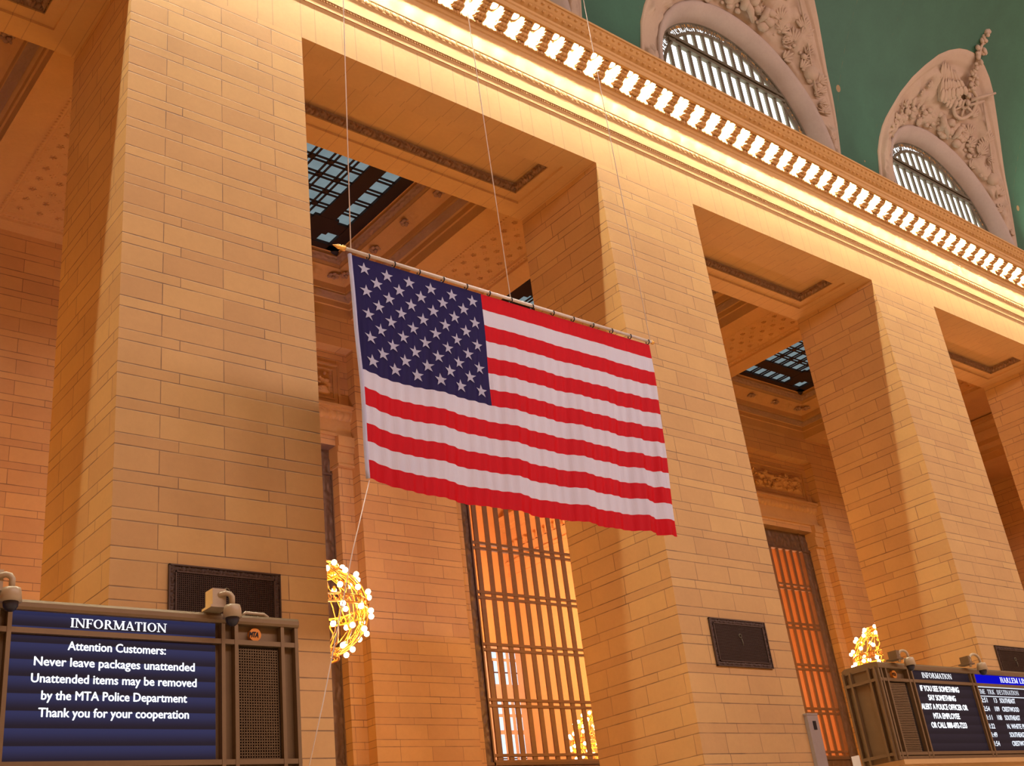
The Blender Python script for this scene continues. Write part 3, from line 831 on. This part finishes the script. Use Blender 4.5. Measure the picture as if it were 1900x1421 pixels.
b.build('glazing_bars', 'bronze', root)
for x, y, z, w in ((20.5, 19.5, 14.0, HALL_W), (34, 19.5, 12.0, HALL_W*2.2), (4, 19.5, 13.0, HALL_W*.5)):  # added unseen point lights without bodies that brighten the hall behind the grilles
    l = bpy.data.lights.new('added_hall_lamp', 'POINT'); l.energy = w; l.color = (1.0, .52, .34); l.shadow_soft_size = .8
    o = bpy.data.objects.new('added_hall_lamp', l); C.objects.link(o); o.location = (x, y, z)
# ================================================================== THINGS
# ------------------------------------------------------------------ flag on its pole
FY = -3.0
flag = empty('hanging_flag', (-1.06, FY, 12.30))
FW, FH = 7.34, 4.20
def fdisp(u, v):           # u 0..1 along the fly, v 0 top .. 1 bottom -> local position
    x = u*FW; z = -v*FH
    x += v*(.08*(1-u) - .24*u) + .02*math.sin(7*v)*u
    z -= .02 + (.06*u*v) + .055*v*math.sin(PI*u)**1 - .10*v*math.exp(-((u-.0)/.05)**2)
    fold = .035*math.sin(2*PI*(u*9 + .35*v)) * v**.7 * (.35+.65*u)
    fold += .05*math.sin(2*PI*(u*4.1+.6*v))*v
    fold += .10*v*v*math.exp(-((u-.07)/.05)**2) - .06*v*math.exp(-((u-.93)/.025)**2) + .05*v*math.exp(-((u-.965)/.012)**2)
    fold += .012*math.sin(2*PI*(u*31+2*v))*min(1, v*3)
    z -= .03*v*math.exp(-((u-.1)/.07)**2)
    return Vector((x, -fold, z - .04))
def fnorm(u, v):
    a = fdisp(min(1,u+.002), v)-fdisp(max(0,u-.002), v); b_ = fdisp(u, min(1,v+.002))-fdisp(u, max(0,v-.002))
    n = a.cross(b_).normalized(); return n if n.y < 0 else -n
b = MB(); b.smooth = True
NU, PR = 260, 6
us = [i/NU for i in range(NU+1)]
vs = [fdisp(u, r_/(13*PR)) for r_ in range(13*PR+1) for u in us]
o_ = len(b.v); b.v += [tuple(v) for v in vs]
for r_ in range(13*PR):
    st = r_//PR
    for i in range(NU):
        cant = (st < 7 and (i+.5)/NU < .385)
        b.f.append([o_+r_*(NU+1)+i, o_+(r_+1)*(NU+1)+i, o_+(r_+1)*(NU+1)+i+1, o_+r_*(NU+1)+i+1])
        b.mi.append(2 if cant else (0 if st % 2 == 0 else 1)); b.sm.append(True)
b.cur = 1; b.smooth = False
CH, CW = 7/13, .385
for row in range(9):
    ncol = 6 if row % 2 == 0 else 5
    for col in range(ncol):
        cu = CW*((col*2+1)+(row % 2))/12; cv = CH*(row+1)/10
        R_ = .0308*1.02*FH
        for side in (-1, 1):
            pts = [(0, 0)] + [((R_ if i % 2 == 0 else R_*.382)*math.sin(PI*i/5), -(R_ if i % 2 == 0 else R_*.382)*math.cos(PI*i/5)) for i in range(10)]
            vv = []
            for dx, dz in pts:
                u_, v_ = cu+dx/FW, cv+dz/FH
                vv.append(fdisp(u_, v_) + fnorm(u_, v_)*(.012*side))
            b.add(vv, [(0, 1+i, 1+(i+1) % 10) for i in range(10)])
b.build('cloth', ['f_red', 'f_white', 'f_blue'], flag)
b = MB(); b.smooth = True
b.tube([fdisp(0, i/30)+Vector((-.03,0,0)) for i in range(31)], .035, 8)
b.build('header_band', 'f_white', flag)
b = MB(); b.smooth = True
b.tube([(-.12,0,.03),(7.42,0,.03)], .032, 10); pole = b.build('pole', 'pole', flag)
b = MB(); b.smooth = True
b.tube([(-.12,0,.03),(-.17,0,.03),(-.2,0,.03),(-.24,0,.03),(-.36,0,.03)], [.05,.055,.03,.045,.004], 10); b.build('spear_finial', 'gilt', pole)
b = MB(); b.smooth = True; b.ell((7.45,0,.03), (.06,.045,.045), 8, 6); b.build('end_knob', 'gilt', pole)
for i in range(14):
    b = MB(); x = .35+i*.535; b.smooth = True; b.torus((x,0,-.0), (1,0,0), .05, .012, 12, 5); b.build('tie', 'black', flag)
tag(flag, 'large flag with white stars on blue and red and white stripes hanging before the piers', 'flag')
def rope(name, pts, r, label, group=None):
    b = MB(); b.smooth = True; b.tube(pts, r, 6); tag(b.build(name, 'rope'), label, 'rope', group)
rope('suspension_rope', [(-1.06,FY,12.365),(-.86,FY,18.2),(-.40,FY,32.1)], .010, 'thin pale rope rising from the gold spear end of the flagpole', 'flag ropes')
rope('suspension_rope', [(2.50,FY,12.365),(2.36,FY,19.4),(2.08,FY,32.1)], .010, 'thin pale rope rising from the middle of the flagpole', 'flag ropes')
rope('suspension_rope', [(6.33,FY,12.365),(6.27,FY,20),(6.22,FY,32.1)], .010, 'thin pale rope rising from the right end of the flagpole', 'flag ropes')
rope('guide_cord', [(-.99,FY,8.10),(-1.37,FY,6.92),(-1.99,FY,4.68),(-2.33,FY,3.56)], .008, 'thin cord slanting down from the lower left corner of the flag')

# ------------------------------------------------------------------ chandeliers
def make_chandelier(loc):
    root = empty('chandelier', loc); rr = random.Random(5)
    rx, rz = 1.32, 1.22
    def pt(lat, lon, k=1.0): return Vector((k*rx*math.cos(lat)*math.cos(lon), k*rx*math.cos(lat)*math.sin(lon), k*rz*math.sin(lat)))
    b = MB(); b.smooth = True
    for i in range(16):
        lo = 2*PI*i/16
        b.tube([pt(-1.35+2.7*q/12, lo+.10*math.sin(q*1.1)) for q in range(13)], .024, 5)
        b.tube([pt(-1.2+2.5*q/10, lo+.2+.12*math.sin(q*.8), .93) for q in range(11)], .014, 4)
    b.build('cage', 'gilt', root)
    for lat, n in ((-1.18,24),(.02,40),(1.1,24)):
        b = MB(); b.smooth = True; R_ = rx*math.cos(lat); z = rz*math.sin(lat)
        b.torus((0,0,z-.1), (0,0,1), R_, .03, 40, 6); b.torus((0,0,z+.1), (0,0,1), R_, .03, 40, 6)
        for i in range(n):
            a = 2*PI*i/n; b.torus((R_*math.cos(a), R_*math.sin(a), z), (math.cos(a),math.sin(a),0), .08, .018, 8, 4)
        b.build('ornate_band', 'gilt', root)
    b = MB(); b.smooth = True
    for i in range(90):
        p = pt(rr.uniform(-1.2,1.25), rr.uniform(0,2*PI), rr.uniform(.9,1.0)); s_ = rr.uniform(.02,.06); b.ell(p, (s_,s_,s_*1.6), 5, 4)
    b.build('foliage', 'gilt', root)
    b = MB(); b.smooth = True; b.tube([(0,0,1.2),(0,0,ZB+1.86-loc[2])], .03, 8); b.build('hanging_rod', 'gilt', root)
    b = MB(); b.smooth = True; b.ell((0,0,0), .074, 8, 6); me = None
    first = None
    def bulb(p):
        nonlocal first
        if first is None:
            first = b.build('bulb', 'chbulb', root); first.location = p; return
        o = first.copy(); C.objects.link(o); o.location = p
    for lat, n, of in ((-.92,9,.1),(-.5,14,0),(-.12,15,.1),(.26,15,.05),(.68,13,.2),(1.05,8,.3)):
        for i in range(n): bulb(pt(lat, 2*PI*(i+of)/n, 1.07))
    for i in range(3):
        a = 2*PI*i/3+.4; bulb(Vector((.13*math.cos(a), .13*math.sin(a), -1.42))); bulb(Vector((.12*math.cos(a), .12*math.sin(a), 1.38)))
    for i in range(3): bulb(Vector((0,0,-1.56)) if i == 0 else pt(.0, 1.1*i, .55))
    l = bpy.data.lights.new('chandelier_glow', 'POINT'); l.energy = CH_W; l.color = CH_COL; l.shadow_soft_size = .5
    o = bpy.data.objects.new('chandelier_glow', l); C.objects.link(o); o.parent = root
    return root
ch = make_chandelier((4.55, 8.0, 9.35))
tag(ch, 'gilt globe chandelier of bare bulbs peeking out beside the big left pier', 'chandelier', 'globe chandeliers in the gallery')
dup(ch, (30.2, 8.0, 9.35), 'small looking globe chandelier rising above the right information board', 'chandelier', 'globe chandeliers in the gallery')
dup(ch, (-8.45, 8.0, 9.35), 'assumed globe chandelier out of frame left of the big pier', 'chandelier', 'globe chandeliers in the gallery')  # assumed unseen chandelier, included to light its bay
dup(ch, (17.9, 8.0, 9.35), 'assumed globe chandelier hidden behind the second pier', 'chandelier', 'globe chandeliers in the gallery')  # also assumed and unseen, adding light behind the pier
dup(ch, (24.75, 19.0, 8.17), 'glowing chandelier low behind the tall grille bars under the flag', 'chandelier', 'globe chandeliers in the hall')

# ------------------------------------------------------------------ lettering
def text_mesh(s, x0, x1, zb, cap, mat, parent, y, bold=.012):
    cu = bpy.data.curves.new('t', 'FONT'); cu.body = s; cu.size = 1.0;  cu.resolution_u = 3
    o = bpy.data.objects.new('t', cu); C.objects.link(o)
    dg = bpy.context.evaluated_depsgraph_get(); dg.update()
    me = bpy.data.meshes.new_from_object(o.evaluated_get(dg))
    bpy.data.objects.remove(o)
    xs = [v.co.x for v in me.vertices]; mn, mx = min(xs), max(xs); sc = (x1-x0)/(mx-mn); sz = cap/.729
    for v in me.vertices: v.co = Vector((x0+(v.co.x-mn)*sc, y, zb+v.co.y*sz))
    if bold > .004:                                   # heavier strokes: the same outline laid beside itself
        bmx = MB(); vv = [tuple(v.co) for v in me.vertices]; ff = [tuple(p.vertices) for p in me.polygons]
        for q, (ex, ez) in enumerate(((-1,0),(1,0),(0,.7),(0,-.7))):
            d_ = bold*.32; bmx.add([(v[0]+ex*d_, v[1]-.0004*q, v[2]+ez*d_) for v in vv], ff)
        return bmx.build('lettering', mat, parent)
    me.materials.clear(); me.materials.append(M[mat]); me.name = 'lettering'
    o = bpy.data.objects.new('lettering', me); C.objects.link(o); o.parent = parent
    return o
# serif capitals as strokes on a unit cap height: ('v',x,w) stem, ('h',x0,x1,z,w) bar, ('d',x0,z0,x1,z1,w) diagonal, ('s',x,z) serif, ('o',cx,rx,...) bowl
TH, TN = .15, .07
def G(w, *st): return (w, st)
SER = {
 'I': G(.36, ('v',.18,TH),('s',.18,0),('s',.18,1)),
 'N': G(.82, ('v',.14,TN),('d',.12,1,.70,0,TH),('v',.70,TN),('s',.14,0),('s',.12,1),('s',.70,1)),
 'F': G(.60, ('v',.18,TH),('h',.1,.56,.965,TN),('h',.2,.46,.52,TN),('s',.18,0),('s',.14,1),('k',.55,.80,1),('k',.45,.40,.64)),
 'E': G(.64, ('v',.18,TH),('h',.1,.58,.965,TN),('h',.2,.46,.52,TN),('h',.1,.60,.035,TN),('s',.15,0),('s',.14,1),('k',.57,.80,1),('k',.59,0,.2),('k',.45,.40,.64)),
 'L': G(.62, ('v',.18,TH),('h',.1,.58,.035,TN),('s',.16,0),('s',.18,1),('k',.57,0,.22)),
 'T': G(.66, ('v',.33,TH),('h',.04,.62,.965,TN),('s',.33,0),('k',.06,.76,1),('k',.60,.76,1)),
 'O': G(.84, ('o',.42,.5,.37,.5,0,360)),
 'D': G(.78, ('v',.18,TH),('o',.30,.5,.42,.5,-90,90),('h',.1,.34,.965,TN),('h',.1,.34,.035,TN)),
 'R': G(.76, ('v',.18,TH),('o',.32,.74,.25,.26,-90,90),('h',.1,.34,.965,TN),('h',.2,.34,.51,TN),('d',.36,.5,.68,0,TH),('s',.18,0),('s',.70,0)),
 'A': G(.78, ('d',.38,1,.12,0,TN),('d',.38,1,.66,0,TH),('h',.22,.54,.33,TN),('s',.12,0),('s',.66,0)),
 'M': G(.96, ('v',.15,TN),('d',.15,1,.48,.05,TH),('d',.81,1,.48,.05,TN),('v',.81,TH),('s',.15,0),('s',.81,0),('s',.13,1),('s',.83,1)),
 'H': G(.80, ('v',.18,TH),('v',.62,TH),('h',.2,.6,.51,TN),('s',.18,0),('s',.62,0),('s',.18,1),('s',.62,1)),
 'K': G(.78, ('v',.18,TH),('d',.22,.42,.60,1,TN),('d',.34,.56,.66,0,TH),('s',.18,0),('s',.68,0),('s',.18,1),('s',.60,1)),
 'S': G(.56, ('o',.28,.74,.19,.26,20,270),('o',.28,.26,.21,.26,-160,90)),
 ' ': G(.4,)}
def serif_text(s, x0, x1, zb, cap, mat, parent, y):
    b = MB(); pen = 0.0; lt = [0.0]
    def quad4(p): 
        lt[0] -= .00012
        b.add([(q[0], lt[0], q[1]) for q in p], [(0,1,2,3)])
    for chx in s:
        w, st = SER[chx]
        for t in st:
            k = t[0]
            if k == 'v': x, tw = pen+t[1], t[2]/2; quad4([(x-tw,0),(x+tw,0),(x+tw,1),(x-tw,1)])
            elif k == 'h': quad4([(pen+t[1],t[3]-t[4]/2),(pen+t[2],t[3]-t[4]/2),(pen+t[2],t[3]+t[4]/2),(pen+t[1],t[3]+t[4]/2)])
            elif k == 'd': a_, c_, d_, e_, tw = pen+t[1], t[2], pen+t[3], t[4], t[5]/2; quad4([(a_-tw,c_),(d_-tw,e_),(d_+tw,e_),(a_+tw,c_)])
            elif k == 's': x = pen+t[1]; z = t[2]; zz = (0,.055) if z < .5 else (.945,1); quad4([(x-.14,zz[0]),(x+.14,zz[0]),(x+.14,zz[1]),(x-.14,zz[1])])
            elif k == 'k': x = pen+t[1]; quad4([(x-.025,t[2]),(x+.035,t[2]),(x+.035,t[3]),(x-.025,t[3])])
            elif k == 'o':
                cx, cz, rx, rz, a0, a1 = pen+t[1], t[2], t[3], t[4], math.radians(t[5]), math.radians(t[6]); n = 26
                for i in range(n):
                    p_ = []
                    for a in (a0+(a1-a0)*i/n, a0+(a1-a0)*(i+1)/n):
                        p_.append(((cx+rx*math.cos(a), cz+rz*math.sin(a)), (cx+(rx-TH)*math.cos(a), cz+(rz-TN)*math.sin(a))))
                    quad4([p_[0][0], p_[1][0], p_[1][1], p_[0][1]])
        pen += w
    sx = (x1-x0)/pen
    b.v = [(x0+v[0]*sx, y+v[1], zb+v[2]*cap) for v in b.v]
    return b.build('lettering', mat, parent)

# ------------------------------------------------------------------ information boards over the ticket windows
BY = -4.0
def vent_mesh(x0, x1, z0, z1, y, step, w, d):
    b = MB(); x = x0
    while x <= x1+1e-6: b.box(x-w/2, x+w/2, y, y+d, z0, z1); x += step
    z = z0
    while z <= z1+1e-6: b.box(x0, x1, y, y+d, z-w/2, z+w/2); z += step
    return b
def board_frame(root, xa, xb, xs, rails, side_x=None, sgn=1):
    # xs: vertical rails, rails: horizontal rails, on the front face
    for x in xs:
        b = MB(); b.box(x-.024, x+.024, BY-.05, BY+.06, min(rails)-.01, 5.42); b.build('vertical_rail', 'frame', root)
    for z in rails:
        b = MB(); b.box(xa, xb, BY-.045, BY+.06, z-.03, z+.03); b.build('horizontal_rail', 'frame', root)
    b = MB(); b.smooth = False
    b.extr_x([(BY-.06,5.37),(BY-.075,5.40),(BY-.075,5.45),(BY-.05,5.485),(BY+.1,5.50),(BY+.72,5.50),(BY+.8,5.46),(BY+.8,5.37)], xa, xb, closed=True, caps=True)
    b.build('top_cap', 'frame', root)

left = empty('information_board', (0,0,0))
xa, xb = -12.6, -2.95
b = MB(); b.box(xa, xb-.02, BY+.05, BY+.78, 3.55, 5.40); b.build('cabinet', 'frame', left)
board_frame(left, xa, xb, (-9.2,-6.66,-6.53,-3.995,-3.82,-3.18,-2.98), (5.145,3.715,3.585))
b = MB(); b.box(-6.53, -4.08, BY-.0, BY+.05, 3.75, 5.10); sc = b.build('screen', 'screen_blue', left)
b = MB(); b.box(-6.53, -4.08, BY-.0, BY+.05, 5.175, 5.37); sh = b.build('header_screen', 'screen_blue', left)
b = MB(); b.box(-9.2, -6.66, BY-.0, BY+.05, 3.75, 5.37); b.build('screen', 'screen_blue', left)
TY = BY-.012
serif_text('INFORMATION', -5.86, -4.72, 5.215, .105, 'txt', sh, TY)
for s_, x0, x1, z in (('Attention Customers:',-5.87,-4.72,4.955),('Never leave packages unattended',-6.23,-4.355,4.77),('Unattended items may be removed',-6.25,-4.33,4.585),('by the MTA Police Department',-6.13,-4.45,4.40),('Thank you for your cooperation',-6.15,-4.425,4.215)):
    text_mesh(s_, x0, x1, z, .102, 'txt', sc, TY, .010)
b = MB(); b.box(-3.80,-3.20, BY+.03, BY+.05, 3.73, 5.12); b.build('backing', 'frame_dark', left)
vent_mesh(-3.77,-3.23,3.76,5.08,BY-.0,.0335,.009,.02).build('mesh_panel', 'frame', left)
def logo(root, x, z, r):
    b = MB(); n = 40
    pts = [(x+r*math.cos(2*PI*i/n), z+r*math.sin(2*PI*i/n)) for i in range(n)]
    b.add([(p[0], BY-.005, p[1]) for p in pts]+[(p[0], BY+.055, p[1]) for p in pts], [tuple(range(n))[::-1]]+[(i,(i+1)%n,n+(i+1)%n,n+i) for i in range(n)])
    lg = b.build('logo_disc', 'orange_logo', root)
    t = text_mesh('MTA', x-r*.98, x+r*.55, z-r*.42, r*.85, 'black', lg, BY-.012, .012)
    for v in t.data.vertices: v.co.z += (v.co.x-x)*-.12*0 ; v.co.x += (v.co.z-z)*.18
logo(left, -3.54, 5.262, .082)
tag(left, 'bronze framed information board at lower left with white text on dark blue rows', 'information board', 'information boards')
def booth(x0, x1, label, zt=3.55):
    b = MB(); b.box(x0, x1, BY+.02, BY+1.6, 0, zt-.09); b.box(x0-.05, x1+.05, BY-.08, BY+1.66, zt-.09, zt)
    return tag(b.build('ticket_booth', 'plain'), label, 'ticket booth', 'ticket booths')
booth(-14, -2.25, 'stone ticket booth under the left information board, almost wholly below the frame')

right = empty('information_board', (0,0,0))
xa, xb = 10.08, 21.0
b = MB(); b.box(xa+.03, xb, BY+.05, BY+.78, 3.60, 5.40); b.build('cabinet', 'frame', right)
board_frame(right, xa, xb, (10.11,10.20,10.36,11.14,11.29,13.74,13.60,16.3,16.45), (5.145,3.715,3.635))
for x, w in ((11.36, 2.28), (13.83, 2.45), (16.48, 2.4)):
    pass
b = MB(); b.box(11.315, 13.575, BY, BY+.05, 3.75, 5.10); sc = b.build('screen', 'screen_dark', right)
b = MB(); b.box(11.315, 13.575, BY, BY+.05, 5.175, 5.37); sh = b.build('header_screen', 'screen_dark', right)
serif_text('INFORMATION', 11.70, 12.83, 5.225, .11, 'txt', sh, TY)
for s_, x0, x1, z in (('IF YOU SEE SOMETHING',11.515,13.0,4.955),('SAY SOMETHING',11.73,12.77,4.77),('ALERT A POLICE OFFICER OR',11.38,13.15,4.585),('MTA EMPLOYEE',11.74,12.74,4.40),('OR CALL 888-692-7233',11.57,12.92,4.215)):
    text_mesh(s_, x0, x1, z, .115, 'txt', sc, TY, .022)
b = MB(); b.box(13.765, 16.28, BY, BY+.05, 3.75, 5.10); sc = b.build('screen', 'screen_dark', right)
b = MB(); b.box(13.765, 16.28, BY, BY+.05, 5.175, 5.37); sh = b.build('header_screen', 'hdr_blue', right)
serif_text('HARLEM LINE', 14.89, 16.15, 5.225, .115, 'txt', sh, TY)
serif_text('TIME', 13.78, 14.07, 4.95, .10, 'txt_dim', sc, TY); serif_text('TRK', 14.18, 14.48, 4.95, .10, 'txt_dim', sc, TY); serif_text('DESTINATION', 14.58, 15.52, 4.95, .10, 'txt_dim', sc, TY)
b = MB(); b.box(13.84, 16.26, TY-.002, TY+.01, 5.095, 5.11); b.box(13.84, 16.26, TY-.002, TY+.01, 4.895, 4.91); b.build('ruled_lines', 'txt_dim', sc)
for z, t, k, d, w in ((4.77,'12:51','13','SOUTHEAST',.67),(4.585,'12:54','109','CRESTWOOD',.73),(4.40,'1:11','108','SOUTHEAST',.67),(4.215,'1:22','','N. WHITE PLAINS',1.1),(4.035,'1:49','','SOUTHEAST',.67),(3.85,'1:54','','CRESTWOOD',.73)):
    tw = .30 if len(t) == 5 else .22
    text_mesh(t, 14.07-tw, 14.07, z, .105, 'txt_dim', sc, TY, .016)
    if k: text_mesh(k, 14.48-(.12 if k == '13' else .19), 14.48, z, .105, 'txt_dim', sc, TY, .016)
    text_mesh(d, 14.61, 14.61+w, z, .105, 'txt_dim', sc, TY, .018)
b = MB(); b.box(16.47, 20.9, BY, BY+.05, 3.75, 5.37); b.build('screen', 'screen_dark', right)
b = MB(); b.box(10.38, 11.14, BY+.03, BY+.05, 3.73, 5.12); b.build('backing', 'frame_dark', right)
b = MB(); z = 3.77
while z < 5.09: b.box(10.42, 11.0, BY, BY+.03, z-.010, z+.010); z += .0335
b.build('mesh_panel', 'frame', right)
logo(right, 10.70, 5.262, .082)
# left end of the right board
for y in (BY+.02, BY+.16, BY+.60, BY+.76):
    b = MB(); b.box(xa-.05, xa+.03, y-.022, y+.022, 3.60, 5.40); b.build('vertical_rail', 'frame', right)
for z in (5.145, 3.72):
    b = MB(); b.box(xa-.045, xa+.03, BY, BY+.78, z-.03, z+.03); b.build('horizontal_rail', 'frame', right)
tag(right, 'bronze framed departure board at lower right with a blue header and train times', 'information board', 'information boards')
booth(10.2, 22.5, 'stone ticket booth under the right departure board, only its top edge in view', 3.60)

# security cameras on the boards
def make_camera(loc, hook, box, label):
    root = empty('security_camera', loc)
    b = MB(); b.smooth = True
    b.tube([(0,0,.115),(0,0,.10),(0,0,.06),(0,0,-.05)], [.03,.095,.105,.115], 18); b.build('housing', 'white_metal', root)
    b = MB(); b.smooth = True; b.ell((0,0,-.06), (.085,.085,.10), 14, 8); b.build('dome', 'dome', root)
    b = MB(); b.smooth = True
    if hook > 0: b.tube([(0,0,.10)]+[(-hook/2+hook/2*math.cos(a), .05*(1-math.cos(a)), .17+hook/2*math.sin(a)*1.1) for a in [PI*i/10 for i in range(11)]]+[(-hook,.12,.04)], .028, 8)
    else: b.tube([(0,0,.10),(0,0,.21),(-.02,.02,.25),(-.06,.04,.265),(-.12,.08,.25),(-.13,.25,.24)], .035, 8)
    b.build('arm', 'white_metal', root)
    if box:
        b = MB(); hb = .09 if hook == 0 else .065; b.box(box-hb, box+hb, .08, .28, .10, .33 if hook == 0 else .27); b.box(box-.12, box+.12, .06, .32, .09, .12); b.build('mount_box', 'white_metal' if hook == 0 else 'frame', root)
    tag(root, label, 'security camera', 'dome security cameras')
make_camera((-6.61,-4.3,5.42), 0, -.16, 'cream dome camera at the far left end of the left board')
make_camera((-4.0,-4.3,5.42), 0, -.13, 'cream dome camera with square box beside the orange disc on the left board')
make_camera((10.88,-4.3,5.43), .16, -.20, 'cream dome camera near the corner of the right board')
make_camera((13.70,-4.3,5.44), .24, -.26, 'cream dome camera on a curved arm before the blue header')
b = MB(); b.smooth = True
b.tube([(-3.66,-3.9,5.522),(-3.62,-3.9,5.565),(-3.36,-3.9,5.56),(-3.30,-3.9,5.522)], .022, 6)
tag(b.build('lifting_handle', 'white_metal'), 'small pale handle on top of the left board right of the camera', 'handle')

# bronze vent grilles on the piers
def vent(x0, x1, z0, z1, label):
    root = empty('vent_grille', (x0, 0, z0)); w, h = x1-x0, z1-z0; e = .13
    b = MB(); b.box(0, w, -.012, -.002, 0, h); b.build('backing', 'black', root)
    b = MB(); b.smooth = True; fn = scroll(.16, .035)
    b.strip((0,-.015,0),(w,-.015,0),(0,0,e),(0,-1,0),fn,140,8); b.strip((0,-.015,h-e),(w,-.015,h-e),(0,0,e),(0,-1,0),fn,140,8)
    b.strip((e,-.015,0),(e,-.015,h),(-e,0,0),(0,-1,0),fn,80,8); b.strip((w,-.015,0),(w,-.015,h),(-e,0,0),(0,-1,0),fn,80,8)
    b.smooth = False
    for a_ in (0, e-.02): b.box(a_, w-a_, -.055, -.01, a_, a_+.022); b.box(a_, w-a_, -.055, -.01, h-a_-.022, h-a_); b.box(a_, a_+.022, -.055, -.01, a_, h-a_); b.box(w-a_-.022, w-a_, -.055, -.01, a_, h-a_)
    b.build('ornate_frame', 'bronze', root)
    vent_mesh(e, w-e, e, h-e, -.035, .0345, .010, .02).build('mesh', 'bronze', root)
    b = MB(); b.smooth = True; b.torus((w/2,-.045,h*.66), (0,1,0), .045, .012, 14, 5); b.tube([(w/2+.03,-.045,h*.6),(w/2+.05,-.045,h*.52),(w/2+.04,-.045,h*.46)], .012, 6); b.build('latch', 'lattice', root)
    tag(root, label, 'vent', 'vent grilles on the piers')
vent(-2.95, -.95, 6.35, 7.46, 'dark bronze vent grille on the big pier above the left board')
vent(10.09, 12.10, 6.34, 7.45, 'whole dark bronze vent grille low on the middle pier')
vent(22.97, 24.97, 6.35, 7.46, 'dark bronze vent grille cut by the right edge above the departure board')

# tall grey cabinet by the middle pier
root = empty('metal_cabinet', (13.09, .05, 0))
b = MB(); b.box(-.19, .22, -.15, .3, 0, 5.30); b.box(-.20,.23,-.16,.31,5.27,5.31); b.build('body', 'grey_metal', root)
b = MB(); b.box(-.02, .09, -.165, -.145, 4.93, 5.13); b.build('black_socket', 'black', root)
tag(root, 'tall light grey metal cabinet against the right edge of the middle pier', 'cabinet')
b = MB(); b.box(10.0, 10.02, -3.2, -3.02, 3.55, 3.83)
tag(b.build('placard', 'white_sign'), 'tiny white placard at the lower left end of the right board', 'placard')
